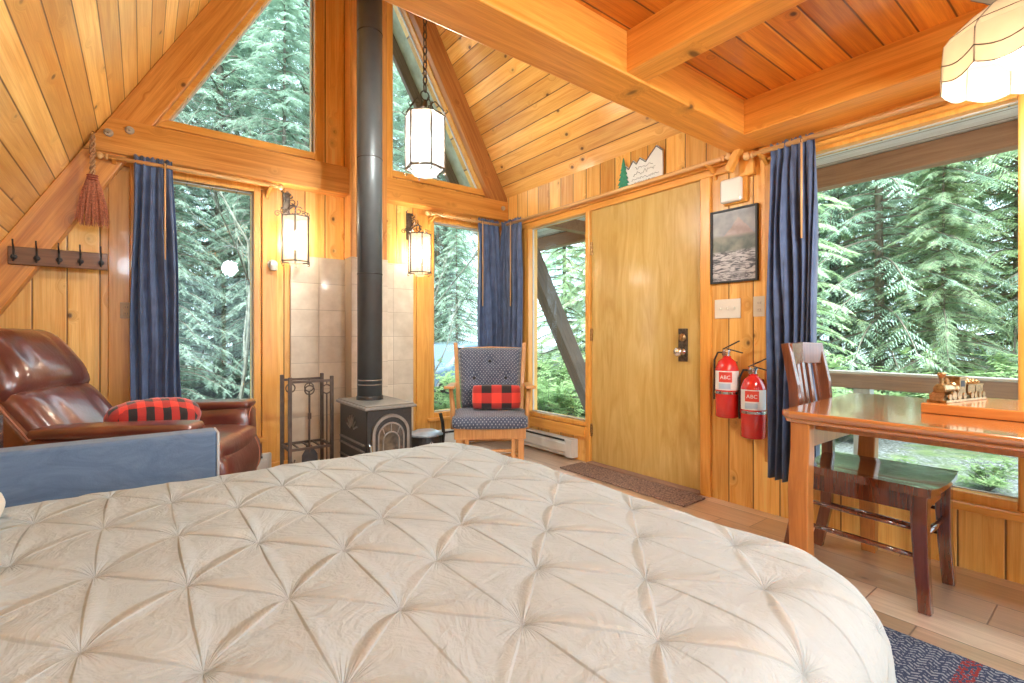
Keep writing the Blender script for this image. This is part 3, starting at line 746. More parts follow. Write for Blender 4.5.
# mouldings
struct('trim_1', bx(-.12, .80, G_Y - .02, G_Y + .005, 2.085, 2.135), 'trim_x', bevel=.004)
struct('trim_2', bx(.70, .80, G_Y - .018, G_Y + .005, .10, 2.10), 'trim_z', bevel=.004)
struct('trim_3', bx(1.93, 2.06, G_Y - .018, G_Y + .005, .10, 2.10), 'trim_z', bevel=.004)
struct('trim_4', bx(-.16, -.055, G_Y - .018, G_Y + .005, .10, 2.06), 'trim_z', bevel=.004)
bm = bx(W_X - .05, W_X + .005, 1.52, G_Y, 2.065, 2.10); box(bm, W_X - .025, W_X + .005, 1.52, G_Y, 2.02, 2.065)
struct('trim_5', bm, 'trim_y', bevel=.006)
bm = bx(W_X - .02, W_X + .005, 1.665, 1.735, 0, 2.045); struct('trim_6', bm, 'trim_z', bevel=.005)
bm = bx(W_X - .02, W_X + .005, 2.70, 2.745, 0, 2.04); struct('trim_7', bm, 'trim_z', bevel=.005)
bm = bx(W_X - .03, W_X + .005, -.95, 1.36, 2.045, 2.105); box(bm, W_X - .055, W_X, -.95, 1.30, 2.015, 2.035)
struct('trim_8', bm, 'trim_y', bevel=.005)
struct('trim_9', bx(W_X - .025, W_X + .03, .245, .312, .30, 2.05), 'trim_z', bevel=.005)
struct('trim_10', bx(W_X - .03, W_X + .005, 2.745, 3.52, .20, .285), 'trim_y', bevel=.004)
struct('trim_11', bx(W_X - .02, W_X + .005, 3.51, 3.56, .3, 2.04), 'trim_z', bevel=.004)
struct('baseboard_gable', bx(.76, .90, G_Y - .02, G_Y, 0, .09), 'trim_x', bevel=.004)
# tile surround behind the stove
bm = bx(.892, 1.305, G_Y - .02, G_Y + .002, 0, 1.63); box(bm, 1.595, 1.895, G_Y - .02, G_Y + .002, 0, 1.64)
struct('wall_tile', bm, 'tile')
struct('wall_tile_post', bx(1.30, 1.60, FY - .065, G_Y, 0, 1.64), 'tile', bevel=.002)
struct('floor_hearth', bx(.90, 1.62, 2.62, 3.80, 0, .03), 'tile', bevel=.003)

# front door
dr = bpy.data.objects.new('door_1', None); COL.objects.link(dr); dr['kind'] = 'structure'
obj('door_panel', bx(W_X + .004, W_X + .045, 1.737, 2.697, .02, 2.027), 'door', dr, bevel=.003)
hp = obj('door_plate', bx(W_X - .004, W_X + .006, 1.835, 1.905, .85, 1.07), 'bronze', dr, bevel=.004)
b = B(); lathe(b, [(0, 0), (.024, 0), (.026, -.012), (.018, -.02), (0, -.022)], 20, (W_X - .002, 1.87, 1.01), 'x')
box(b, W_X - .045, W_X - .02, 1.864, 1.876, .995, 1.03); obj('deadbolt', b, 'brass', dr, smooth=False)
b = B(); lathe(b, [(0, 0), (.026, 0), (.024, -.01), (.012, -.016), (.012, -.035), (.027, -.045), (.032, -.058), (.024, -.072), (0, -.076)], 22, (W_X - .002, 1.87, .915), 'x')
obj('door_knob', b, 'chrome', dr, smooth=True)
for z in (1.72, 1.03, .27):
    b = bx(W_X - .012, W_X + .005, 2.682, 2.70, z - .05, z + .05); obj('hinge', b, 'brass', dr, bevel=.003)
struct('door_threshold', bx(W_X - .06, W_X + .09, 1.735, 2.70, 0, .02), 'rail', bevel=.004)

# ================================================================== OUTDOORS
def gz(x, y):
    return -.42 - .02 * max(0, x - 5) + .05 * math.sin(x * .9) * math.cos(y * .7) + .0012 * ((x - 2) ** 2 + (y - 2) ** 2) * .4
bm = bmesh.new(); N = 60; S = 60.0; gv = {}
for i in range(N + 1):
    for j in range(N + 1):
        x = -22 + S * i / N; y = -22 + S * j / N; gv[i, j] = bm.verts.new((x, y, gz(x, y)))
for i in range(N):
    for j in range(N): bm.faces.new((gv[i, j], gv[i + 1, j], gv[i + 1, j + 1], gv[i, j + 1]))
struct('ground', bm, 'ground', smooth=True)
struct('deck', bx(W_X + .09, 4.25, BACK, 5.2, -.10, -.03), 'deck')
bm = B()
prism(bm, [(2.96, 2.17), (3.75, 2.17), (3.75, 2.22), (2.96, 2.22)], 'y', BACK, 4.6); struct('porch_soffit', bm, 'soffit')
struct('porch_beam', bx(3.68, 3.78, BACK, 4.6, 2.03, 2.165), 'fascia', bevel=.005)
bm = B()
for y in (-1.6, 1.75, 3.4): box(bm, 2.96, 3.70, y, y + .09, 2.06, 2.17)
struct('porch_joist', bm, 'fascia')
# the A-frame's outer leg seen through the side light
f = roof_right
struct('rafter_outer', prism(B(), [(f(-.3), -.3), (f(-.3) + .20, -.3), (f(EAVE + .1) + .20, EAVE + .1), (f(EAVE + .1), EAVE + .1)], 'y', G_Y - .06, G_Y + .08), 'timber_out', bevel=.006)
struct('rafter_barge', prism(B(), [(f(2.3) - .12, 2.3), (f(2.3), 2.3), (f(RIDGE_Z - .3), RIDGE_Z - .3), (f(RIDGE_Z - .3) - .12, RIDGE_Z - .3)], 'y', G_Y + .55, G_Y + .60), 'timber_out', bevel=.006)

rail = thing('deck_railing', 'weathered wooden deck railing with flat cap beyond the big window', 'railing', (4.12, 1.2, -.03))
obj('top_rail', bx(-.05, .05, -3.8, 2.6, .775, .795), 'rail_top', rail, bevel=.004)
obj('side_rail', bx(-.05, -.012, -3.8, 2.6, .675, .774), 'rail', rail, bevel=.004)
for y in (-3.0, -1.4, .03, 1.5): obj('post', bx(-.035, .055, y - .05, y + .05, 0, .80), 'post_white', rail, bevel=.004)

# ---- trees
def leafy(bm, a, d, L, rnd, w=.014, n=7, droop=.5):
    """a flat spray of narrow leaves along a twig"""
    d = d.normalized(); side = d.cross(Vector((0, 0, 1)))
    if side.length < .01: side = Vector((1, 0, 0))
    side.normalize(); p = a.copy(); st = L / n
    for k in range(n):
        t = k / n; sp = L * .40 * (1 - t * .75)
        for sg in (-1, 1):
            tip = p + (side * sg * .8 + d * .65).normalized() * sp * rnd.uniform(.7, 1.2) + Vector((0, 0, -sp * droop * rnd.uniform(.1, .9)))
            q = p + d * w * 1.6
            bm.faces.new((bm.verts.new(p - d * w * .6), bm.verts.new(q), bm.verts.new(tip)))
        p = p + d * st + Vector((0, 0, -st * .28 * droop * (1 + t)))
def conifer(seed, H, R, nb, kind, low=.08):
    rnd = random.Random(seed); bt = B(); bl = B()
    lean = Vector((rnd.uniform(-.02, .02), rnd.uniform(-.02, .02), 1))
    pts = [lean * (H * k / 8) for k in range(9)]
    tube(bt, pts, [.0085 * H * (1 - k / 8.6) + .010 for k in range(9)], 8)
    for b in range(nb):
        t = low + (1 - low) * (b / nb) ** .9; z = H * t
        ang = b * 2.4 + rnd.uniform(-.4, .4); L = R * (1 - t) ** .65 * rnd.uniform(.65, 1.15) + .25
        d = Vector((math.cos(ang), math.sin(ang), rnd.uniform(-.1, .25))); p = lean * z
        P = [p.copy()]; ns = 7
        for k in range(ns):
            d = (d + Vector((0, 0, -.10))).normalized(); p = p + d * (L / ns); P.append(p.copy())
        tube(bt, P, [.022 * (1 - k / (ns + 1)) * (.4 + L / R) + .003 for k in range(ns + 1)], 4, caps=False)
        for k in range(1, ns + 1):
            for sg in (-1, 1):
                dd = (P[k] - P[k - 1]).normalized(); s = dd.cross(Vector((0, 0, 1))).normalized()
                for q in range(2 + (kind == 'leaf_b')):
                    base = P[k - 1].lerp(P[k], rnd.random())
                    tl = (.20 + .32 * L / R * (1 - .45 * k / ns)) * rnd.uniform(.7, 1.2)
                    leafy(bl, base, s * sg * rnd.uniform(.5, 1) + dd * .6 + Vector((0, 0, rnd.uniform(-.35, .15))), tl, rnd, droop=.8)
        leafy(bl, P[-1], d, .3, rnd)
    return bt, bl
def make_tree(seed, H, R, nb, kind, name, lab, grp, low=.08):
    t = thing(name, lab, 'tree', (0, 0, 0), 0, grp); bt, bl = conifer(seed, H, R, nb, kind, low)
    obj('trunk', bt, 'bark', t); obj('foliage', bl, kind, t); return t
GA = 'evergreens in the woods beyond the gable windows'; GB = 'evergreens in the woods beyond the deck railing'
protos = [make_tree(11, 12, 2.6, 150, 'leaf_a', 'hemlock_tree', 'drooping green hemlock in the dense woods beyond the gable windows', GA),
          make_tree(12, 15, 3.0, 170, 'leaf_a', 'hemlock_tree', 'drooping green hemlock in the dense woods beyond the gable windows', GA),
          make_tree(13, 10, 2.5, 150, 'leaf_b', 'cedar_tree', 'yellow-green cedar in the woods beyond the deck railing', GB),
          make_tree(14, 14, 2.9, 150, 'leaf_b', 'cedar_tree', 'yellow-green cedar in the woods beyond the deck railing', GB, .05)]
rnd = random.Random(5)
first = [True] * 4
LA = 'drooping evergreen in the dense woods beyond the gable windows'; LB = 'leafy evergreen in the woods beyond the wooden deck railing'
def put_tree(k, x, y, s, side):
    lab, grp = (LA, GA) if side == 'g' else (LB, GB)
    rz = rnd.uniform(0, 6.28)
    if first[k]:
        t = protos[k]; t.location = (x, y, gz(x, y) - .1); t.rotation_euler = (0, 0, rz); t.scale = (s, s, s); t['label'] = lab; t['group'] = grp; first[k] = False
        return t
    return dup(protos[k], (x, y, gz(x, y) - .1), rz, lab, grp, (s, s, s))
gl = [(-1.6, 9.5, .9), (-.3, 9.6, .62), (.2, 12.5, 1), (1.6, 12.8, 1.05), (2.6, 10.4, .8), (3.6, 12.4, 1.1), (4.8, 10.6, .85), (-2.6, 13, 1.1), (5.4, 14.5, 1.2),
      (.8, 15.5, 1.2), (-1.2, 16, 1.25), (3.0, 17, 1.3), (7.0, 12.2, 1), (-3.4, 10.8, 1), (-4.4, 14, 1.2), (6.2, 17, 1.2), (.5, 9.2, .45), (-1.0, 9.0, .4), (1.9, 10.2, .5), (3.9, 9.6, .5), (2.2, 14.4, 1.1), (-2.2, 11.2, .7), (6.9, 11.0, .8), (8.0, 12.4, 1), (7.4, 14.2, 1.1), (9.2, 14.4, 1.2), (6.6, 9.4, .4)]
for i, (x, y, s) in enumerate(gl): put_tree(i % 2, x, y + 1.6, s, 'g')
rl = [(10.2, 3.0, .9), (9.4, 5.4, .85), (11.6, 1.2, 1), (12.6, 4.6, 1.1), (8.6, 7.6, .9), (13.6, 2.6, 1.1), (11.8, 7.4, 1.1), (14.5, 6, 1.2), (10.4, 9.8, 1), (14.8, .2, 1.1),
      (16.5, 3.6, 1.3), (15.8, 8.6, 1.2), (12.8, -1.4, 1), (17.2, -1, 1.2), (13, 10.5, 1.2), (9.8, -1.2, .9), (8.8, 10.8, .9), (18, 6, 1.3), (7.6, 5.9, .5), (8.4, 3.9, .45), (9.6, 1.9, .5), (10.8, 6.2, .6), (9.0, 9.2, .6), (11.2, .2, .55), (12.4, 9, .7), (7.2, 7.6, .5)]
for i, (x, y, s) in enumerate(rl): put_tree(2 + i % 2 if i % 3 else i % 2, x + 1.8, y + .3, s * 1.05, 'r')

# leafless trees
def bare(bm, p, d, L, r, depth, rnd):
    n = 5; P = [p.copy()]; q = p.copy(); dd = d.normalized()
    for k in range(n):
        dd = (dd + Vector((rnd.uniform(-.18, .18), rnd.uniform(-.18, .18), rnd.uniform(-.04, .12)))).normalized(); q = q + dd * L / n; P.append(q.copy())
    tube(bm, P, [r * (1 - .5 * k / n) for k in range(n + 1)], 5, caps=False)
    if depth:
        for k in range(3 + (depth > 2)):
            i = rnd.randint(2, n); nd = (dd + Vector((rnd.uniform(-1, 1), rnd.uniform(-1, 1), rnd.uniform(-.35, .6)))).normalized()
            bare(bm, P[i], nd, L * rnd.uniform(.5, .8), r * .5, depth - 1, rnd)
for i, (x, y, h, lab) in enumerate([(.95, 6.9, 2.6, 'pale leafless tree close outside the left gable windows'), (-.55, 7.6, 2.3, 'bare branching tree outside the far left window by the curtain'),
                                    (3.55, 6.6, 2.2, 'slender bare tree outside the narrow window behind the rocker'), (2.7, 8.4, 2.6, 'tall bare tree behind the iron lantern, outside the gable')]):
    bm = B(); bare(bm, Vector((0, 0, 0)), Vector((.03, 0, 1)), h, .028, 4, random.Random(30 + i))
    o = obj('bare_tree', bm, 'moss_bark'); o.location = (x, y, gz(x, y)); tag(o, lab, 'tree')
# undergrowth
def shrub(seed, R):
    rnd = random.Random(seed); bl = B(); bs = B()
    for k in range(46):
        a = rnd.uniform(0, 2 * PI); d = Vector((math.cos(a) * rnd.uniform(.2, 1), math.sin(a) * rnd.uniform(.2, 1), rnd.uniform(.5, 1.3)))
        L = R * rnd.uniform(.5, 1.1); P = [Vector((0, 0, 0)), d * L * .5, d * L * .9 + Vector((0, 0, -.06 * L))]
        tube(bs, P, [.006, .004, .002], 4, caps=False)
        for t in range(7):
            leafy(bl, P[1].lerp(P[2], rnd.random()), Vector((rnd.uniform(-1, 1), rnd.uniform(-1, 1), rnd.uniform(-.2, .6))), R * .28, rnd, .02, 5, .4)
    return bs, bl
sh = thing('shrub', '', 'shrub', (3.2, 6.4, 0)); bs, bl = shrub(3, .9); obj('stem', bs, 'moss_bark', sh); obj('foliage', bl, 'leaf_c', sh)
spots = [(2.6, 6.3, 1, 'g'), (3.6, 6.0, .9, 'g'), (3.15, 6.9, 1.1, 'g'), (4.4, 6.6, 1.1, 'g'), (5.0, 5.6, 1, 's'), (5.4, 6.6, 1.3, 's'), (6.0, 5.0, 1.2, 's'), (4.8, 7.4, 1.3, 's'), (6.4, 6.4, 1.4, 's'),
         (6.2, 2.9, 1.0, 'r'), (6.9, 3.9, 1.1, 'r'), (7.9, 2.6, 1.2, 'r'), (8.0, 4.8, 1.4, 'r'), (8.8, 1.0, 1.3, 'r'), (9.2, 3.9, 1.6, 'r'), (7.4, 6.2, 1.5, 'r'), (8.4, -.6, 1.3, 'r'), (10.4, 1.8, 1.6, 'r'), (-.8, 9.6, 1.0, 'l'), (5.1, 2.0, .38, 'r'), (5.6, 1.5, .42, 'r'), (6.4, .9, .4, 'r'), (7.4, 8.4, 1.7, 's'), (8.6, 6.6, 1.6, 's')]
SL = {'g': ('bright green shrub outside the narrow gable window behind the rocker', 'shrubs outside the narrow gable window'),
      's': ('bright green shrub behind the slanted timber outside the side light', 'shrubs outside the side light'),
      'r': ('green undergrowth shrub on the slope beyond the deck railing', 'shrubs beyond the deck railing'),
      'l': ('low green shrub outside the left gable window', 'shrubs outside the left gable window')}
for i, (x, y, s, g) in enumerate(spots):
    if i == 0:
        sh.location = (x, y, gz(x, y)); sh.scale = (s, s, s); sh['label'], sh['group'] = SL[g]
    else: dup(sh, (x, y, gz(x, y)), rnd.uniform(0, 6), SL[g][0], SL[g][1], (s, s, s * .8))

# ================================================================== BED
bed = thing('bed', 'large bed with cream pinch-pleated comforter filling the foreground', 'bed', (-.15, .9, 0))
BX0, BX1, BY0, BY1, TOP, RP = -1.25, .957, .33, 1.60, .622, .10
def bed_map(x, y):
    RC = .15 if y > .9 else .11
    ix0, ix1, iy0, iy1 = BX0 + RC, BX1 - RC, BY0 + RC, BY1 - RC
    cx, cy = min(max(x, ix0), ix1), min(max(y, iy0), iy1)
    dx, dy = x - cx, y - cy; dd = math.hypot(dx, dy); q = dd - RC
    # pinch-pleat relief in cloth coordinates
    i, j = (x - .06) / .122, (y - .943 + .10 * (x - .06)) / .125
    a, b = (i + j) / 2, (i - j) / 2
    ra, rb = a - round(a), b - round(b)
    pa, pb = abs(math.sin(PI * a)), abs(math.sin(PI * b))
    h = .0045 * (pa * pb) ** .6
    def saw(r, s): return math.exp(-abs(r) / (.15 if r * s > 0 else .045))
    k1 = math.sin(round(a) * 12.9898 + math.floor(b) * 78.2); k2 = math.sin(round(b) * 39.3 + math.floor(a) * 11.7)
    h += .0085 * saw(ra, 1) * pb ** .9 * (.72 + .28 * k1) + .0045 * saw(rb, -1) * pa ** .9 * (.5 + .5 * k2)
    # short folds along the bed's width between pinches of the same column
    ci = i - round(i); par = (round(i)) % 2; jm = abs(math.sin(PI * (j + par) / 2)); k3 = math.sin(round(i) * 5.1 + math.floor((j + par) / 2) * 3.3)
    h += .003 * saw(ci * .7, 1) * jm ** 1.1 * (.5 + .5 * k3)
    px_, py_ = (ra + rb) * .122, (ra - rb) * .125
    r = math.hypot(px_, py_); th = math.atan2(py_, px_)
    h += .0012 * math.cos(8 * th + k1 * 3 + .8 * math.sin(3 * th)) * math.exp(-r / .040) * min(1, r / .012) - .005 * math.exp(-(r / .018) ** 2)
    h += .0022 * math.sin(17 * x + 5 * y) * math.sin(13 * y - 4 * x)
    if q <= 0: return Vector((x, y, TOP + h - .012)), q
    nx, ny = dx / dd, dy / dd
    bx_, by_ = cx + nx * RC, cy + ny * RC
    arc = RP * PI / 2
    if q < arc:
        t = q / RP; off, z = RP * math.sin(t), TOP - .012 - RP * (1 - math.cos(t)); N = Vector((nx * math.sin(t), ny * math.sin(t), math.cos(t)))
    else:
        e = q - arc; cornerness = abs(nx * ny) * 2
        ang = math.atan2(ny, nx)
        fold = .03 * cornerness * math.sin(ang * 22) * min(1, e / .15) + .012 * math.sin((x + y) * 26) * min(1, e / .2)
        off, z = RP + .01 * e + fold, TOP - .012 - RP - e; N = Vector((nx, ny, .1))
    return Vector((bx_ + nx * off, by_ + ny * off, max(.03, z))) + N * h, q
bm = B(); UVL = bm.loops.layers.uv.new('cloth'); UVD = {}; ST = .0062; gx = int(2.65 / ST); gy = int(2.5 / ST); V = {}; Q = {}
for i in range(gx + 1):
    for j in range(gy + 1):
        x, y = -.95 + ST * i, -.33 + ST * j
        p, q = bed_map(x, y)
        if q < .64: V[i, j] = bm.verts.new(p); UVD[V[i, j]] = (x, y)
for i in range(gx):
    for j in range(gy):
        ks = ((i, j), (i + 1, j), (i + 1, j + 1), (i, j + 1))
        if all(k in V for k in ks):
            f_ = bm.faces.new([V[k] for k in ks])
            for lp_ in f_.loops: lp_[UVL].uv = UVD[lp_.vert]
for v in bm.verts: v.co -= Vector((-.15, .9, 0))
obj('comforter', bm, 'bed', bed, smooth=True, solid=.006)
obj('mattress', bx(-1.08, 1.02, -.63, .66, .30, .555), 'mattress', bed, bevel=.05, segs=4)
obj('bed_frame', bx(-1.08, 1.0, -.62, .65, .12, .30), 'rack_wood', bed, bevel=.01)
for sx in (-1.0, .92):
    for sy in (-.55, .58): obj('leg', bx(sx - .03, sx + .03, sy - .03, sy + .03, 0, .12), 'rack_wood', bed)
pl = obj('pillow', pad(B(), 0, 0, 0, .62, .46, .055, .35, 16, wob=.003), 'pillowcase', smooth=True)
pl.location = (-.54, 1.39, .642); pl.rotation_euler = (0, 0, .03)
tag(pl, 'cream pillow whose corner shows at the left edge of the bed', 'pillow')

# ================================================================== BLUE SOFA BACK, DARK STAND
bs = thing('blue_sofa', 'low blue velvet sofa back between the bed and the leather recliner', 'sofa', (-.40, 1.93, 0))
obj('back_panel', bx(-.62, .605, -.045, .045, .06, .70), 'blue_velvet', bs, bevel=.012, segs=3)
obj('seat', bx(-.60, .55, .046, .16, .06, .36), 'blue_velvet', bs, bevel=.03, segs=3)
b = B(); tube(b, [(.605, -.045, .07), (.605, -.045, .695), (.605, .045, .695)], .004, 6); obj('piping', b, 'piping', bs)
for sx in (-.55, .55): obj('foot', bx(sx - .025, sx + .025, -.03, .03, 0, .06), 'black', bs)
sd = thing('side_stand', 'dark box-shaped side stand with pale metal edge at the far left', 'stand', (-.452, 2.26, 0))
obj('cabinet_body', bx(-.15, .10, -.13, -.02, 0, .765), 'screen', sd, bevel=.004)
b = bx(.098, .104, -.135, -.128, .0, .77); box(b, -.15, .104, -.135, -.128, .764, .772); obj('metal_edge', b, 'piping', sd)

# ================================================================== RECLINER
rc = thing('recliner', 'brown leather recliner armchair in the left corner', 'armchair', (.03, 3.149, 0), math.radians(-25))
def tilt(px, pz, ang): return Matrix.Translation((px, 0, pz)) @ Matrix.Rotation(ang, 4, 'Y')
LEAN = -math.atan2(.21, .29)
# seat cushion and front bulge
obj('seat_cushion', pad(B(), .10, 0, .43, .72, .62, .17, .35, 16), 'leather', rc, smooth=True)
b = B(); prof = []
for k in range(13):
    t = PI * (k / 12) - PI / 2; prof.append((.36 + .12 * math.cos(t), .335 + .155 * math.sin(t)))
prof = [(.20, .18)] + prof + [(.20, .49)]
n = 12; rows = []
for j in range(n + 1):
    v = j / n * 2 - 1; s = (1 - abs(v) ** 5) ** .5 * .12 + .88
    rows.append([b.verts.new((.30 + (p[0] - .30) * s, v * .315, .33 + (p[1] - .33) * s)) for p in prof])
for A, C in zip(rows, rows[1:]):
    for k in range(len(prof) - 1): b.faces.new((A[k], A[k + 1], C[k + 1], C[k]))
    b.faces.new((A[-1], A[0], C[0], C[-1]))
b.faces.new(rows[0]); b.faces.new(rows[-1][::-1])
obj('footrest', b, 'leather', rc, smooth=True)
b = B(); tube(b, [(.305 + .12 * .99 * math.cos(t) + .055, .2, .335 + .158 * math.sin(t)) for t in [(-PI / 2 + PI * k / 14) for k in range(15)]], .003, 5); obj('seam', b, 'stitch', rc)
# arms
def arm(sy):
    b = B(); rows = []
    xs = [-.27, -.255, -.2, 0, .2, .31, .36, .385, .395]
    for i, x in enumerate(xs):
        k = [.6, .92, 1, 1, 1, 1, .97, .85, .55][i]
        top = .605 - .03 * max(0, -x) + .012 * (i > 3); ring_ = []
        for a in range(16):
            t = 2 * PI * a / 16; cx_, sz_ = math.cos(t), math.sin(t)
            ex = abs(cx_) ** .55 * (1 if cx_ > 0 else -1); ez = abs(sz_) ** .4 * (1 if sz_ > 0 else -1)
            ring_.append(b.verts.new((x, sy * .40 + .088 * k * ex, .30 + (top - .30) * (k if ez > 0 else 1) * ez if ez > 0 else .30 + .24 * ez)))
        rows.append(ring_)
    for A, C in zip(rows, rows[1:]):
        for a in range(16): b.faces.new((A[a], A[(a + 1) % 16], C[(a + 1) % 16], C[a]))
    b.faces.new(rows[0][::-1]); b.faces.new(rows[-1]); return b
for sy in (-1, 1):
    a_ = obj('armrest', arm(sy), 'leather', rc, smooth=True)
    b = pad(B(), .075, sy * .40, .605, .64, .165, .055, .4, 12); obj('arm_pad', b, 'leather', a_, smooth=True)
    b = B(); tube(b, [(.375, sy * .40 - .07, .25), (.385, sy * .40 - .06, .56), (.385, sy * .40, .60), (.385, sy * .40 + .06, .56), (.375, sy * .40 + .07, .25)], .003, 5); obj('seam', b, 'stitch', a_)
# back: lumbar pad, head pad, side shell
def backpad(name, u0, u1, th, w0, w1, bulge, xoff, mat='leather'):
    b = B(); nu, nv = 14, 18; T = {}; Bt = {}
    base = Vector((-.245, 0, .50)); up = Vector((-.21, 0, .29)).normalized(); out = Vector((.29, 0, .21)).normalized()
    for i in range(nu + 1):
        for j in range(nv + 1):
            s = i / nu; v = j / nv * 2 - 1; u = u0 + (u1 - u0) * s; w = w0 + (w1 - w0) * s
            e = (max(0, 1 - abs(2 * s - 1) ** 3.2)) ** .5 * (max(0, 1 - abs(v) ** 4)) ** .5
            crease = -.012 * math.exp(-((abs(v) - .42) / .05) ** 2)
            q = base + up * u + out * (xoff + bulge * e + crease * e); q.y = v * w / 2 * (.93 + .07 * e)
            T[i, j] = b.verts.new(q)
            if i in (0, nu) or j in (0, nv): Bt[i, j] = T[i, j]
            else:
                q2 = base + up * u + out * (xoff - th * e); q2.y = v * w / 2; Bt[i, j] = b.verts.new(q2)
    for i in range(nu):
        for j in range(nv):
            b.faces.new((T[i, j], T[i + 1, j], T[i + 1, j + 1], T[i, j + 1])); b.faces.new((Bt[i, j], Bt[i, j + 1], Bt[i + 1, j + 1], Bt[i + 1, j]))
    return obj(name, b, mat, rc, smooth=True)
backpad('lumbar_pad', -.06, .34, .10, .62, .64, .07, -.015)
backpad('head_pad', .29, .67, .10, .64, .58, .11, -.01)
b = B(); base = Vector((-.245, 0, .50)); up = Vector((-.21, 0, .29)).normalized(); out = Vector((.29, 0, .21)).normalized()
for (u, w) in ((0, 0),): pass
pts = []
for u, a, c in ((-.30, -.16, 0.0), (0, -.17, -.02), (.35, -.165, -.03), (.60, -.14, -.05), (.68, -.11, -.07)):
    pts.append((base + up * u + out * a, base + up * u + out * c))
for sy in (-1, 1): pass
ringL = [(p[0].x, p[0].z) for p in pts] + [(p[1].x, p[1].z) for p in pts[::-1]]
obj('back_shell', prism(B(), ringL, 'y', -.325, .325), 'leather_tan', rc, bevel=.03, segs=4, smooth=False)
for sy in (-1, 1):
    b = B(); tube(b, [base + up * u + out * (-.02) + Vector((0, sy * .328, 0)) for u in (-.02, .15, .3, .45, .6)], .0045, 6); obj('piping', b, 'stitch', rc)
obj('base', bx(-.40, .30, -.36, .36, .03, .30), 'black', rc, bevel=.02)
# plaid throw on the recliner
b = B(); rows = []; rr = random.Random(4)
for i in range(25):
    t = i / 24; u = t * 2 - 1; k = (1 - abs(u) ** 3.2) ** .5
    row = []
    for a in range(28):
        th = 2 * PI * a / 28; wr = 1 + .05 * math.sin(3 * th + 5 * t) + .03 * math.sin(9 * th + 12 * u)
        row.append(b.verts.new((u * .20, math.cos(th) * .115 * (k * .9 + .1) * wr, .095 + math.sin(th) * .09 * (k * .85 + .15) * wr)))
    rows.append(row)
for A, C in zip(rows, rows[1:]):
    for a in range(28): b.faces.new((A[a], A[(a + 1) % 28], C[(a + 1) % 28], C[a]))
b.faces.new(rows[0][::-1]); b.faces.new(rows[-1])
tp = obj('plaid_throw', b, 'plaid_throw', smooth=True); tp.location = (.055, 3.045, .515); tp.rotation_euler = (0, .02, math.radians(8))
tag(tp, 'rolled red and black plaid throw lying on the leather recliner', 'throw')

# ================================================================== WOOD STOVE
st = thing('wood_stove', 'small black cast-iron wood stove with arched glass door', 'stove', (1.24, 3.125, .0))
ZB = .0
obj('body', bx(-.15, .15, -.25, .25, .13, .565), 'stove', st, bevel=.008)
b = bx(-.172, .172, -.275, .272, .565, .583); box(b, -.16, .16, -.262, .26, .583, .592); obj('top_plate', b, 'stove_top', st, bevel=.005)
obj('base_plate', bx(-.165, .165, -.265, .262, .115, .135), 'stove_top', st, bevel=.004)
for sx in (-1, 1):
    for sy in (-1, 1):
        b = B(); strip(b, [(sx * .13, sy * .225, .13), (sx * .155, sy * .245, .08), (sx * .16, sy * .255, .0)], [.045, .035, .04], [.045, .03, .03], (0, 1, 0)); obj('leg', b, 'stove', st)
def arch(bm, w, z0, zs, thick, y0, y1, r_in):
    """arched frame: outer half width w, straight to zs, round above"""
    def outl(w_, n=16):
        return [(-w_, z0)] + [(-w_ * math.cos(PI * k / n), zs + w_ * math.sin(PI * k / n)) for k in range(n + 1)] + [(w_, z0)]
    O, I = outl(w), outl(r_in)
    for k in range(len(O) - 1): prism(bm, [O[k], O[k + 1], I[k + 1], I[k]], 'y', y0, y1)
fd = obj('fire_door', prism(B(), [(-.118, .17)] + [(-.118 * math.cos(PI * k / 16), .41 + .118 * math.sin(PI * k / 16)) for k in range(17)] + [(.118, .17)], 'y', -.262, -.248), 'stove', st)
b = B(); arch(b, .122, .165, .41, 0, -.272, -.25, .104); obj('arch_moulding', b, 'stove_trim', fd)
b = B(); arch(b, .088, .20, .395, 0, -.270, -.25, .078); bar(b, (-.088, -.262, .195), (.088, -.262, .195), .012, .012)
for k in range(1, 4):
    t = PI * k / 4; bar(b, (-.060 * math.cos(t), -.266, .375 + .05 * math.sin(t)), (-.083 * math.cos(t), -.266, .395 + .083 * math.sin(t)), .006, .008, (0, 1, 0))
for sx in (-1, 1): bar(b, (sx * .052, -.266, .20), (sx * .052, -.266, .37), .008, .008, (0, 1, 0)); bar(b, (sx * .052, -.266, .29), (sx * .083, -.266, .29), .008, .008, (0, 1, 0))
tube(b, [(-.052 * math.cos(PI * k / 10), -.266, .37 + .052 * math.sin(PI * k / 10)) for k in range(11)], .005, 6)
obj('glass_tracery', b, 'stove_trim', fd)
obj('fire_glass', prism(B(), [(-.078, .20)] + [(-.078 * math.cos(PI * k / 12), .395 + .078 * math.sin(PI * k / 12)) for k in range(13)] + [(.078, .20)], 'y', -.266, -.2625), 'ember', fd)
b = B(); tube(b, [(-.135, -.262, .36), (-.138, -.285, .35), (-.136, -.29, .30), (-.134, -.287, .25)], [.006, .008, .010, .007], 8); obj('door_handle', b, 'chrome', fd)
b = B()
for k, z in enumerate((.345, .305, .225, .185)):
    bar(b, (-.156, -.22, z), (-.156, .22, z), .012, .010)
for k in range(7):
    a = math.radians(20 + k * 23.3); bar(b, (-.153, .0 + .03 * math.cos(a), .41 + .03 * math.sin(a)), (-.153, .10 * math.cos(a), .41 + .10 * math.sin(a)), .010, .008, (1, 0, 0))
bar(b, (-.152, -.235, .155), (-.152, -.235, .55), .012, .012); bar(b, (-.152, .235, .155), (-.152, .235, .55), .012, .012)
obj('side_relief', b, 'stove_trim', st)
b = B(); lathe(b, [(.0, .592), (.088, .592), (.088, .612), (.084, .618), (0, .618)], 32, (-.005, .075, 0)); obj('flue_collar', b, 'stove', st)
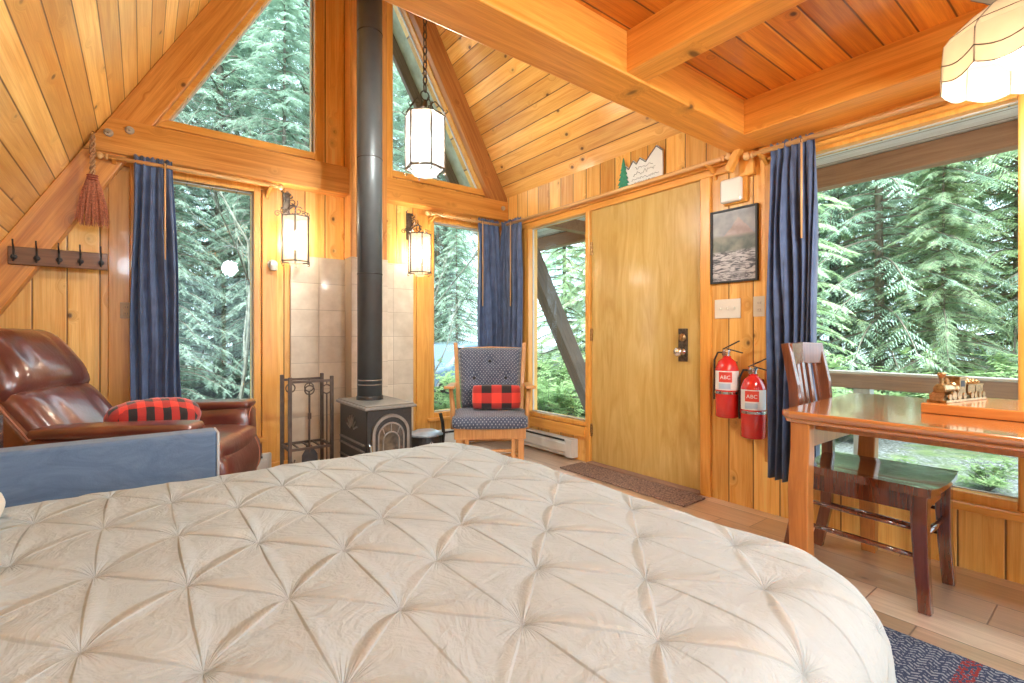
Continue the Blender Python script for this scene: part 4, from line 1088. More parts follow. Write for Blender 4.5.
pp = thing('stove_pipe', 'tall dark grey stove pipe rising from the wood stove to the roof', 'stove pipe', (1.235, 3.20, .618))
b = B(); lathe(b, [(.0, 0), (.082, 0), (.082, 4.14), (0, 4.14)], 40); obj('pipe', b, 'pipe', pp, smooth=False)
for p in pp.children[0].data.polygons: p.use_smooth = len(p.vertices) == 4
for z in (.075, .105, .82, 1.60, 2.45):
    b = B(); lathe(b, [(.080, z - .004), (.0845, z - .003), (.0845, z + .003), (.080, z + .004)], 40); obj('seam_band', b, 'iron' if z > .2 else 'stove_trim', pp, smooth=True)

# ================================================================== TOOL RACK, ASH POT
tr = thing('fireplace_tool_rack', 'black iron fireplace tool and log rack left of the stove', 'tool rack', (.915, 3.54, 0))
PX, PY = .135, .115
for sx in (-1, 1):
    for sy in (-1, 1): obj('post', bx(sx * PX - .011, sx * PX + .011, sy * PY - .011, sy * PY + .011, 0, .745 if sy < 0 else .75), 'rust_iron', tr, bevel=.002)
b = B()
for sy in (-1, 1): obj('top_rail', bx(-PX, PX, sy * PY - .008, sy * PY + .008, .705, .722), 'rust_iron', tr)
for sy in (-1, 1): box(b, -PX, PX, sy * PY - .008, sy * PY + .008, .04, .055)
for sx in (-1, 1): box(b, sx * PX - .008, sx * PX + .008, -PY, PY, .04, .055)
obj('bottom_frame', b, 'rust_iron', tr); b = B()
for sy in (-1, 1): box(b, -PX, PX, sy * PY - .008, sy * PY + .008, .255, .272)
for sx in (-1, 1): box(b, sx * PX - .008, sx * PX + .008, -PY, PY, .255, .272)
for k in range(3): box(b, -.07 + .07 * k - .005, -.07 + .07 * k + .005, -PY, PY, .258, .266)
obj('shelf', b, 'rust_iron', tr)
def tool(name, lab, x, y, kind):
    t = thing(name, lab, 'fireplace tool', (x, y, 0), 0, 'fireplace tools')
    b = B(); tube(b, [(.030 * math.sin(a), 0, .655 - .030 * math.cos(a)) for a in [2 * PI * k / 20 for k in range(20)]], .0045, 6, closed=True)
    tube(b, [(0, 0, .69), (0, 0, .715), (0, -.012, .715)], .004, 6); obj('ring_handle', b, 'rust_iron', t)
    b = B(); tube(b, [(0, 0, .625), (0, 0, .15 if kind != 'tongs' else .35)], .0055, 8)
    if kind == 'shovel': tube(b, [(0, 0, .50), (0, 0, .46)], .012, 8)
    obj('shaft', b, 'rust_iron', t)
    if kind == 'shovel':
        b = B(); strip(b, [(0, 0, .26), (0, -.004, .22), (0, -.012, .06)], [.05, .10, .11], [.004, .004, .004], (0, 1, 0)); obj('shovel_blade', b, 'iron', t)
    elif kind == 'brush':
        b = B(); lathe(b, [(.0, .24), (.02, .24), (.03, .20), (.034, .08), (0, .07)], 12); obj('brush_head', b, 'iron', t)
    elif kind == 'poker':
        b = B(); tube(b, [(0, 0, .15), (.02, 0, .12), (.03, 0, .15)], .005, 6); obj('hook_tip', b, 'rust_iron', t)
    return t
tool('fireplace_shovel', 'iron ring-handled shovel in the middle of the tool rack', .905, 3.43, 'shovel')
tool('fireplace_brush', 'iron ring-handled brush just behind the shovel in the tool rack', .955, 3.63, 'brush')
tool('fireplace_poker', 'iron ring-handled poker at the right side of the tool rack', 1.018, 3.43, 'poker')
tool('fireplace_poker', 'iron ring-handled poker at the left side of the tool rack', .83, 3.63, 'poker')
ap = thing('ash_bucket', 'round black ash bucket with blue-grey lid right of the stove', 'bucket', (1.80, 3.48, 0))
b = B(); lathe(b, [(0, 0), (.10, 0), (.122, .03), (.128, .20), (.124, .235), (0, .235)], 28); obj('bucket_body', b, 'iron', ap, smooth=False)
b = B(); lathe(b, [(.128, .235), (.138, .24), (.132, .25), (.08, .272), (0, .278)], 28); obj('lid', b, 'slate', ap, smooth=False)
b = B(); tube(b, [(.012 * math.sin(a) - .02, -.135, .185 + .018 * math.cos(a)) for a in [2 * PI * k / 14 for k in range(14)]], .0035, 6, closed=True); obj('ring', b, 'chrome', ap)
b = B(); strip(b, [(.13, -.03, .10), (.145, -.03, .24), (.135, -.03, .33), (.115, -.03, .40)], .022, .016, (0, 1, 0)); obj('upright_handle', b, 'iron', ap)

# ================================================================== GLIDER ROCKER
gr = thing('glider_rocker', 'honey oak glider rocker with navy dotted cushions in the corner', 'rocking chair', (2.10, 3.015, 0), -.607)
def ob(name, bm, mat='oak', **k): return obj(name, bm, mat, gr, **k)
ob('seat_cushion', pad(B(), 0, -.02, .405, .56, .50, .105, .28, 18), 'dots', smooth=True)
b = bx(-.255, .255, -.235, -.21, .285, .365); ob('front_rail', b, bevel=.006)
b = bx(-.255, -.23, -.21, .22, .30, .36); box(b, .23, .255, -.21, .22, .30, .36); box(b, -.25, .25, .20, .225, .30, .36); ob('seat_frame', b, bevel=.005)
for sx in (-1, 1):
    b = B(); strip(b, [(sx * .29, -.24, .655), (sx * .29, -.1, .645), (sx * .29, .20, .64)], [.075, .07, .05], .022); ob('armrest', b, bevel=.006)
    for y in (-.17, -.12):
        b = B(); tube(b, [(sx * .27, y, .35), (sx * .27, y, .50), (sx * .285, y, .635)], [.013, .017, .012], 10); ob('arm_spindle', b, smooth=True)
    b = B(); strip(b, [(sx * .245, .20, .30), (sx * .258, .24, .60), (sx * .282, .32, .965)], .032, .03, (0, 1, 0)); ob('back_post', b, bevel=.006)
    b = bx(sx * .22 - .022, sx * .22 + .022, -.23, -.185, .03, .285); ob('leg', b, bevel=.006)
    b = bx(sx * .22 - .022, sx * .22 + .022, .15, .195, .03, .285); ob('leg', b, bevel=.006)
    b = bx(sx * .165 - .014, sx * .165 + .014, -.225, -.195, .06, .285); ob('glide_arm', b, bevel=.004)
    b = bx(sx * .22 - .03, sx * .22 + .03, -.26, .24, 0, .045); ob('foot_rail', b, bevel=.008)
b = B(); strip(b, [(-.27, .31, .90), (0, .335, .91), (.27, .31, .90)], .03, .05); ob('crest_rail', b, bevel=.006)
b = B()
for k in range(-2, 3): tube(b, [(k * .085, .215, .35), (k * .09, .25, .60), (k * .095, .315, .92)], .009, 8)
ob('back_spindles', b)
for z, y in ((.20, -.20), (.12, .0), (.20, .17)):
    b = B(); tube(b, [(-.215, y, z), (0, y, z - .004), (.215, y, z)], .012, 8); ob('stretcher', b, smooth=True)
# back cushion with buttons
b = B(); n = 20; T = {}; U = {}
for i in range(n + 1):
    for j in range(n + 1):
        u = i / n * 2 - 1; s = j / n; v = s * 2 - 1
        w = .225 + .035 * s
        e = (max(0, 1 - abs(u) ** 5)) ** .5 * (max(0, 1 - abs(v) ** 5)) ** .5
        dim = sum(math.exp(-(((u - bu) * .26) ** 2 + ((s - bs_) * .46) ** 2) / .0012) for bu, bs_ in ((0, .78), (-.5, .5), (.5, .5), (-.5, .15), (.5, .15)))
        base_ = Vector((u * w, .185 + .10 * s - 0.0, .45 + .475 * s))
        T[i, j] = b.verts.new(base_ + Vector((0, -(.055 * e - .035 * min(1, dim) * e), .01 * e)))
        U[i, j] = T[i, j] if i in (0, n) or j in (0, n) else b.verts.new(base_ + Vector((0, .02 * e, 0)))
for i in range(n):
    for j in range(n):
        b.faces.new((T[i, j], T[i + 1, j], T[i + 1, j + 1], T[i, j + 1])); b.faces.new((U[i, j], U[i, j + 1], U[i + 1, j + 1], U[i + 1, j]))
bc = ob('back_cushion', b, 'dots', smooth=True)
for bu, bs_ in ((0, .78), (-.5, .5), (.5, .5)):
    b = B(); lathe(b, [(0, -.006), (.010, -.004), (.012, .002), (0, .004)], 12, (bu * .25, .17 + .10 * bs_ - .028, .45 + .475 * bs_), 'y'); obj('button', b, 'black', bc)
lp = obj('plaid_pillow', pad(B(), 0, 0, 0, .37, .185, .13, .45, 16, mat=Matrix.Rotation(PI / 2 - .15, 4, 'X')), 'plaid', smooth=True)
lp.rotation_euler = (0, 0, -.607); lp.location = (2.10 + .57 * .025 + .035, 3.015 + .82 * .025 - .035, .556)
tag(lp, 'small red and black plaid lumbar pillow standing on the glider rocker', 'pillow')

# ================================================================== HEATERS, MATS
def heater(x0, x1, y0, y1, front, lab):
    t = thing('baseboard_heater', lab, 'heater', ((x0 + x1) / 2, (y0 + y1) / 2, 0))
    hx, hy = (x1 - x0) / 2, (y1 - y0) / 2
    if front == 'x':
        obj('heater_body', bx(-hx + .02, hx, -hy, hy, .02, .17), 'white_metal', t, bevel=.004)
        obj('front_cover', prism(B(), [(-hx + .02, .045), (-hx, .06), (-hx, .125), (-hx + .02, .14)], 'y', -hy + .03, hy - .03), 'white_metal', t)
        obj('heater_slot', bx(-hx + .015, -hx + .021, -hy + .10, hy - .05, .143, .157), 'black', t)
        obj('end_cap', bx(-hx - .002, hx, -hy - .004, -hy + .07, .018, .172), 'white_metal', t, bevel=.004)
    else:
        obj('heater_body', bx(-hx, hx, -hy + .02, hy, .02, .17), 'white_metal', t, bevel=.004)
        obj('front_cover', bx(-hx + .05, hx - .03, -hy, -hy + .02, .05, .13), 'white_metal', t, bevel=.004)
        obj('heater_slot', bx(-hx + .06, hx - .06, -hy + .015, -hy + .021, .140, .155), 'black', t)
    return t
heater(W_X - .075, W_X, 2.85, 3.84, 'x', 'white baseboard heater below the side light next to the door')
heater(2.02, 2.78, G_Y - .075, G_Y - .018, 'y', 'white baseboard heater under the narrow window behind the rocker')
heater(.10, .755, G_Y - .075, G_Y - .018, 'y', 'white baseboard heater under the left window behind the recliner')
dm = obj('door_mat', bx(2.56, 2.80, 1.665, 2.74, .0, .014), 'mat', bevel=.006); tag(dm, 'speckled brown mat on the floor along the front door', 'mat')
rg = obj('area_rug', bx(1.16, 2.052, -.72, .72, .0, .010), 'rug', bevel=.003); tag(rg, 'dark blue patterned rug beside the bed at lower right', 'rug')

# ================================================================== TABLE, BOARD, TRAIN
tb = thing('dining_table', 'reddish wood dining table under the big window', 'table', (2.36, .10, 0))
b = B(); out = [(-.445, .725), (-.46, .70), (-.465, -.95), (.43, -.95), (.43, .76), (.41, .785), (-.42, .74)]
prism(b, out, 'z', .712, .74); obj('tabletop', b, 'table', tb, bevel=.011, segs=4)
b = B(); prism(b, [(p[0] * .985, p[1] - .008 * (1 if p[1] > 0 else -1)) for p in out], 'z', .698, .713); obj('edge_moulding', b, 'table', tb, bevel=.005)
for (x, y) in ((-.422, .668), (.385, .695), (-.415, -.87), (.36, -.87)):
    sg = 1 if y > 0 else -1
    b = B(); strip(b, [(x, y, .70), (x + .0, y, .60), (x - .008, y + .004 * sg, .45), (x - .006, y, .2), (x + .004, y, .0)], [.050, .052, .060, .058, .050], [.062, .064, .068, .064, .056], (0, 1, 0)); obj('leg', b, 'table_leg', tb, bevel=.005)
b = bx(-.40, .37, .66, .685, .60, .70); obj('end_apron', b, 'table_leg', tb, bevel=.003)
b = bx(-.385, -.365, -.85, .64, .672, .70); obj('side_apron', b, 'table_leg', tb, bevel=.003)
b = bx(.34, .36, -.85, .64, .672, .70); obj('side_apron', b, 'table_leg', tb, bevel=.003)
wb = obj('wooden_board', bx(2.235, 2.62, -.45, .492, .741, .776), 'tray', bevel=.004); tag(wb, 'thick orange wooden board lying on the dining table', 'board')
# brass train
tn = thing('train_figurine', 'small brass steam locomotive figurine on the wooden board', 'figurine', (2.30, .455, .776), math.atan2(-.06, .27))
obj('track_base', bx(-.015, .275, -.030, .030, 0, .010), 'brass', tn, bevel=.002)
b = B(); lathe(b, [(0, .00), (.018, .002), (.020, .01), (.020, .075), (.024, .08), (.024, .10), (0, .10)], 16, (.0, 0, .048), 'x'); obj('boiler', b, 'brass', tn)
b = B(); lathe(b, [(0, .066), (.006, .066), (.007, .088), (.014, .102), (.012, .108), (0, .108)], 12, (.02, 0, 0)); obj('smoke_stack', b, 'brass', tn)
b = B(); lathe(b, [(.0, .066), (.009, .066), (.010, .078), (.004, .088), (0, .088)], 12, (.052, 0, 0)); obj('steam_dome', b, 'brass', tn)
b = bx(.09, .135, -.024, .024, .02, .085); box(b, .084, .142, -.028, .028, .085, .091); obj('cab', b, 'brass', tn, bevel=.002)
b = bx(.098, .125, -.0245, .0245, .055, .077); obj('cab_window', b, 'black', tn)
b = B(); prism(b, [(-.022, .008), (.0, .008), (.0, .035)], 'y', -.02, .02); obj('cowcatcher', b, 'brass', tn)
for x, r in ((.012, .011), (.04, .016), (.075, .016), (.112, .012), (.165, .011), (.19, .011), (.222, .011), (.25, .011)):
    for sy in (-1, 1):
        b = B(); lathe(b, [(0, 0), (r, 0), (r, .004), (r * .6, .005), (0, .003)], 14, (x, sy * .026 - (.005 if sy < 0 else 0), .010 + r), 'y'); obj('wheel', b, 'brass', tn)
for x in (.18, .238):
    b = bx(x - .026, x + .026, -.022, .022, .022, .055); box(b, x - .028, x + .028, -.024, .024, .055, .060)
    for k in range(4): lathe(b, [(0, .058), (.009, .060), (.010, .068), (0, .078)], 8, (x - .018 + .012 * k, .006 * (-1) ** k, 0))
    obj('car', b, 'brass', tn, bevel=.001)

# ================================================================== DINING CHAIR
dc = thing('dining_chair', 'dark cherry dining chair tucked under the table end', 'chair', (2.46, .70, 0))
def oc(name, bm, mat='chair_dark', **k): return obj(name, bm, mat, dc, **k)
b = B(); n = 14; T = {}; U = {}
for i in range(n + 1):
    for j in range(n + 1):
        u, v = i / n * 2 - 1, j / n * 2 - 1
        w = .195 + .012 * (-v) ; x = u * w; y = v * .235 + .0 - .008 * (1 - u * u) * (v < -.9)
        z = .452 + .014 * abs(u) ** 2.5 * (1 if abs(u) < .95 else .8) - .010 * (1 - u * u) * (1 - abs(v) ** 3)
        T[i, j] = b.verts.new((x, y, z)); U[i, j] = b.verts.new((x * .985, y * .985, .430))
for i in range(n):
    for j in range(n):
        b.faces.new((T[i, j], T[i + 1, j], T[i + 1, j + 1], T[i, j + 1])); b.faces.new((U[i, j], U[i, j + 1], U[i + 1, j + 1], U[i + 1, j]))
for i in range(n):
    b.faces.new((T[i, 0], U[i, 0], U[i + 1, 0], T[i + 1, 0])); b.faces.new((T[i, n], T[i + 1, n], U[i + 1, n], U[i, n]))
    b.faces.new((T[0, i], T[0, i + 1], U[0, i + 1], U[0, i])); b.faces.new((T[n, i], U[n, i], U[n, i + 1], T[n, i + 1]))
oc('seat', b)
for sx in (-1, 1):
    x = sx * .172
    b = B(); strip(b, [(x, -.195, .43), (x, -.195, .33), (x, -.200, .18), (x + .004 * sx, -.212, .0)], [.05, .05, .043, .036], [.052, .050, .044, .040], (0, 1, 0)); oc('leg', b, bevel=.004)
    b = B(); strip(b, [(x, .275, .0), (x, .235, .20), (x, .228, .43), (x, .228, .60), (x, .240, .80), (x, .275, .985)], [.034, .036, .038, .036, .034, .032], [.045, .046, .048, .044, .040, .034], (0, 1, 0)); oc('back_post', b, 'chair_back', bevel=.004)
b = bx(-.165, .165, -.205, -.185, .365, .432); oc('seat_rail', b, bevel=.003)
for sx in (-1, 1): b = bx(sx * .178 - .010, sx * .178 + .010, -.19, .22, .365, .432); oc('seat_rail', b, bevel=.003)
b = B(); strip(b, [(-.17, .262, .935), (0, .285, .94), (.17, .262, .935)], .026, .10); oc('crest_rail', b, 'chair_back', bevel=.005)
b = B(); strip(b, [(-.17, .228, .54), (0, .244, .54), (.17, .228, .54)], .022, .045); oc('lower_back_rail', b, bevel=.003)
for k in range(-2, 3):
    b = B(); xx = k * .058; c = .016 * (1 - (k / 2.6) ** 2)
    strip(b, [(xx * .9, .230 + c, .55), (xx, .238 + c, .72), (xx, .262 + c, .90)], .030, .012, (0, 1, 0)); oc('back_slat', b, 'chair_back', bevel=.002)
for sx in (-1, 1):
    b = B(); tube(b, [(sx * .175, -.20, .20), (sx * .175, .02, .205), (sx * .175, .24, .21)], [.008, .012, .008], 10); oc('stretcher', b, smooth=True)
    b = B(); tube(b, [(sx * .175, -.195, .30), (sx * .175, .02, .305), (sx * .175, .235, .31)], [.007, .010, .007], 10); oc('stretcher', b, smooth=True)
b = B(); tube(b, [(-.17, -.198, .27), (0, -.198, .27), (.17, -.198, .27)], [.008, .013, .008], 10); oc('stretcher', b, smooth=True)

# ================================================================== CURTAINS AND RODS
def curtain(name, lab, p0, p1, z0, z1, folds, amp, spread, seed, nrm, wand=None, group=None):
    """gathered curtain hanging from p0..p1 (top), widening by 'spread' at the hem"""
    t = thing(name, lab, 'curtain', (p0[0], p0[1], 0), 0, group)
    rr = random.Random(seed); a = Vector((p1[0] - p0[0], p1[1] - p0[1], 0)); L = a.length; a.normalize(); nv = Vector(nrm)
    ph = [rr.uniform(-.6, .6) for _ in range(40)]
    b = B(); nu, nz = folds * 10, 26; G = {}
    for j in range(nz + 1):
        s = j / nz; z = z1 - (z1 - z0) * s
        for i in range(nu + 1):
            u = i / nu; k = u * folds
            f = math.sin(2 * PI * k + ph[int(k) % 40] * min(1, s * 3) + 1.2 * math.sin(2.2 * s + k)) 
            f += .35 * math.sin(4 * PI * k + 3 * s)
            am = amp * (.45 + .75 * min(1, s * 4)) * (1 + .3 * math.sin(k * 1.7 + seed))
            if s < .045: am *= .8
            sw = spread * s * (u - .3)
            p = a * (u * L + sw + .006 * math.sin(9 * s + k)) + nv * (f * am)
            pinch = .016 * math.exp(-((z - (z1 - .055)) / .02) ** 2)
            G[i, j] = b.verts.new((p.x - nv.x * pinch, p.y - nv.y * pinch, z + .006 * math.sin(k * 9) * (s < .02)))
    for i in range(nu):
        for j in range(nz): b.faces.new((G[i, j], G[i, j + 1], G[i + 1, j + 1], G[i + 1, j]))
    obj('curtain_cloth', b, 'curtain', t, smooth=True, solid=.003)
    if wand:
        q = a * (wand[0] * L) + nv * (amp * 1.5)
        b = B(); tube(b, [(q.x, q.y, z1 - .03), (q.x, q.y, wand[1])], .0055, 8); obj('wooden_wand', b, 'dowel', t, smooth=True)
        b = B(); tube(b, [(q.x + .010 * math.cos(t_), q.y, z1 - .035 + .012 * math.sin(t_)) for t_ in [2 * PI * k / 10 for k in range(10)]], .002, 5, closed=True); obj('wand_ring', b, 'bronze', t)
    return t
def rod(lab, a, b_, r, mat, ends, brackets, wall):
    t = thing('curtain_rod', lab, 'curtain rod', a)
    A, Bv = Vector((0, 0, 0)), Vector(b_) - Vector(a); d = Bv.normalized()
    m = B(); tube(m, [A, Bv], r, 12); obj('rod', m, mat, t, smooth=True)
    ax = 'x' if abs(d.x) > .5 else 'y'
    for e, sg in ends:
        c = Bv * e; m = B()
        pr = [(0, -.004), (r * 1.3, -.002), (r * 1.3, .008), (r * .6, .012), (r * .6, .017), (r * 1.45, .026), (r * 1.7, .038), (r * 1.3, .050), (r * .4, .056), (0, .058)]
        lathe(m, [(p, h * sg) for p, h in pr], 14, tuple(c), ax); obj('finial', m, mat, t, smooth=True)
    for e in brackets:
        c = Bv * e; m = B(); w = Vector(wall)
        outp = c + w * 1.0
        s = d
        P = lambda off, z: c + w * off + Vector((0, 0, z))
        pts = [P(1, .02), P(1, -.09), P(.75, -.055), P(.3, -.03), P(-.35, -.022), P(-.35, -.002 - r), P(1, -.002 - r)]
        f1 = [m.verts.new(p + d * .010) for p in pts]; f2 = [m.verts.new(p - d * .010) for p in pts]
        m.faces.new(f1); m.faces.new(f2[::-1])
        for k in range(len(pts)): m.faces.new((f1[k], f2[k], f2[(k + 1) % len(pts)], f1[(k + 1) % len(pts)]))
        obj('bracket', m, 'trim_z', t)
    return t
rod('wooden curtain rod above the left window', (-.16, 3.785, 2.095), (.765, 3.785, 2.095), .013, 'rod_x', [(0, -1), (1, 1)], [.035, .965], (0, .128, 0))
rod('wooden curtain rod above the narrow window behind the rocker', (2.015, 3.785, 2.09), (2.75, 3.785, 2.09), .013, 'rod_x', [(0, -1)], [.05], (0, .128, 0))
rod('wooden curtain rod running above the front door', (2.775, 3.70, 2.085), (2.775, 1.54, 2.085), .014, 'rod_y', [(1, -1)], [.955], (.09, 0, 0))
rod('wooden curtain rod above the big window by the table', (2.775, 1.36, 2.055), (2.775, -.9, 2.055), .014, 'rod_y', [(0, 1)], [.02], (.09, 0, 0))
curtain('curtain', 'navy curtain left of the left window, beside the straw broom', (-.035, 3.785), (.165, 3.785), .22, 2.135, 5, .022, .08, 1, (0, -1, 0), (.78, 1.50))
curtain('curtain', 'navy curtain on the gable wall side of the corner behind the rocker', (2.50, 3.785), (2.755, 3.785), .25, 2.125, 5, .022, .02, 2, (0, -1, 0), (.12, 1.30))
curtain('curtain', 'navy curtain on the door wall side of the corner, left of the side light', (2.775, 3.79), (2.775, 3.49), .25, 2.12, 5, .022, .02, 3, (-1, 0, 0), (.62, 1.30))
curtain('curtain', 'long navy curtain between the fire extinguishers and the big window', (2.775, 1.265), (2.775, 1.045), .235, 2.075, 6, .026, .03, 4, (-1, 0, 0), (.80, 1.53))

# ================================================================== HANGING LANTERN, SCONCES, TABLE LAMP
def hexpts(r, z, n=6, rot=0.0): return [Vector((r * math.cos(2 * PI * k / n + rot), r * math.sin(2 * PI * k / n + rot), z)) for k in range(n)]
def lantern_cage(t, r, z0, z1, glass, iron, top_cone, rot, n=6, r_top=None):
    rt = r_top or r
    lo, hi = hexpts(r, z0, n, rot), hexpts(rt, z1, n, rot)
    for k in range(n):
        a, b_, c, d = lo[k], lo[(k + 1) % n], hi[(k + 1) % n], hi[k]
        b = B(); nn = ((b_ - a).cross(d - a)).normalized() * .002
        v = [b.verts.new(p + s * nn) for s in (-1, 1) for p in (a, b_, c, d)]
        for f in ((0, 1, 2, 3), (7, 6, 5, 4), (0, 4, 5, 1), (1, 5, 6, 2), (2, 6, 7, 3), (3, 7, 4, 0)): b.faces.new([v[i] for i in f])
        obj('glass_panel', b, glass, t)
    b = B()
    for k in range(n):
        bar(b, lo[k], hi[k], .009, .010, (lo[k].x, lo[k].y, 0)); 
        for P in (lo, hi): bar(b, P[k], P[(k + 1) % n], .012, .008)
    obj('frame', b, iron, t)
hl = thing('hanging_lantern', 'six-sided iron lantern hanging on a chain from the roof ridge', 'pendant lamp', (1.273, 2.47, 1.93))
lantern_cage(hl, .110, .03, .325, 'lantern_glass', 'bronze', True, .35)
b = B(); H = hexpts(.118, .34, 6, .35)
for p in H:
    q = p.normalized(); d = Vector((p.x, p.y, 0)).normalized()
    b = B(); tube(b, [p, p + d * .012 + Vector((0, 0, .012)), p + d * .004 + Vector((0, 0, .022))], .003, 5)
    tube(b, [p + Vector((0, 0, 0)), d * .095 + Vector((0, 0, .37)), d * .06 + Vector((0, 0, .41)), d * .03 + Vector((0, 0, .40)), d * .035 + Vector((0, 0, .375))], .0035, 6); obj('scroll', b, 'bronze', hl)
for p in hexpts(.112, .02, 6, .35):
    d = Vector((p.x, p.y, 0)).normalized(); b = B()
    tube(b, [p, p + d * .008 + Vector((0, 0, -.014)), p - d * .006 + Vector((0, 0, -.024)), p - d * .012 + Vector((0, 0, -.012))], .003, 5); obj('scroll_foot', b, 'bronze', hl)
b = B(); lathe(b, [(.0, .335), (.112, .332), (.10, .338), (.03, .345), (.014, .36), (.010, .42), (0, .42)], 6)
obj('crown', b, 'bronze', hl)
b = B(); lathe(b, [(0, .10), (.022, .10), (.030, .14), (.026, .20), (.015, .22), (0, .22)], 16); obj('bulb', b, 'bulb', hl, smooth=True)
b = B(); lathe(b, [(.0, .022), (.085, .022), (.07, -.004), (0, -.008)], 6); obj('bottom_cup', b, 'lantern_glass', hl)
b = B(); tube(b, [(.026 * math.cos(a), 0, .445 + .026 * math.sin(a)) for a in [2 * PI * k / 18 for k in range(18)]], .0035, 6, closed=True)
z = .49; k = 0
while z < 2.90:
    a0 = k % 2 * PI / 2 + .5
    tube(b, [(.011 * math.cos(t_) * math.cos(a0), .011 * math.cos(t_) * math.sin(a0), z + .026 * math.sin(t_)) for t_ in [2 * PI * q / 10 for q in range(10)]], .0042, 5, closed=True)
    z += .042; k += 1
obj('chain', b, 'rust_iron', hl)
point('lantern_light', (1.273, 2.47, 2.10), 84, (.86, .95, 1.0), .05)

def sconce(x, y, lab):
    t = thing('wall_sconce', lab, 'wall lamp', (x, y, 1.56), 0, None)
    lantern_cage(t, .098, 0, .325, 'lamp_white', 'bronze', False, .25)
    b = B(); dy = G_Y - y
    bar(b, (-.03, dy - .006, .30), (-.03, dy - .006, .53), .05, .012, (0, 1, 0)); obj('back_plate', b, 'bronze', t)
    b = B()
    tube(b, [(-.03, dy - .01, .35), (-.02, dy - .05, .40), (0, .03, .42), (0, 0, .40), (0, 0, .34)], .006, 6)
    for c, r0, tn_, fl in (((-.03, dy - .015, .50), .035, 1.4, 1), ((.01, dy - .03, .46), .038, 1.5, -1), ((.045, dy - .05, .40), .034, 1.3, 1), ((-.06, dy - .04, .385), .03, 1.4, -1), ((-.10, dy - .05, .36), .022, 1.3, 1), ((.07, .04, .36), .024, 1.3, -1)):
        tube(b, spiral(c, r0, .006, tn_, 22, 'xz', 0.6, fl), .0036, 5)
    for k in range(10):
        a = k * 1.7; tube(b, [(-.03 + .02 * math.cos(a), dy - .02, .36 + .018 * k), (-.03 + .045 * math.cos(a), dy - .04, .37 + .018 * k), (-.03 + .03 * math.cos(a + .5), dy - .05, .385 + .018 * k)], [.003, .006, .001], 5)
    obj('scroll_bracket', b, 'bronze', t)
    b = B()
    for p in hexpts(.098, 0, 6, .25):
        d = Vector((p.x, p.y, 0)).normalized(); b = B(); tube(b, [p, p + d * .012 + Vector((0, 0, -.008)), p + d * .006 + Vector((0, 0, -.024)), p - d * .006 + Vector((0, 0, -.018))], .003, 5); obj('scroll_foot', b, 'bronze', t)
    for p in hexpts(.098, .325, 6, .25):
        d = Vector((p.x, p.y, 0)).normalized(); b = B(); tube(b, [p, p + d * .012 + Vector((0, 0, .008)), p + d * .006 + Vector((0, 0, .022)), p - d * .05 + Vector((0, 0, .045))], .003, 5); obj('scroll', b, 'bronze', t)
    b = B(); lathe(b, [(0, .09), (.018, .09), (.028, .14), (.024, .21), (0, .235)], 16); obj('bulb', b, 'bulb', t, smooth=True)
    b = B(); lathe(b, [(.0, -.0), (.05, .0), (.04, -.03), (0, -.035)], 6); obj('bottom_cup', b, 'lamp_white', t)
    point('sconce_light', (x, y, 1.73), 14, (1.0, .93, .84), .04)
sconce(.896, 3.765, 'lit iron wall sconce left of the stove pipe')
sconce(1.891, 3.765, 'lit iron wall sconce right of the stove pipe')

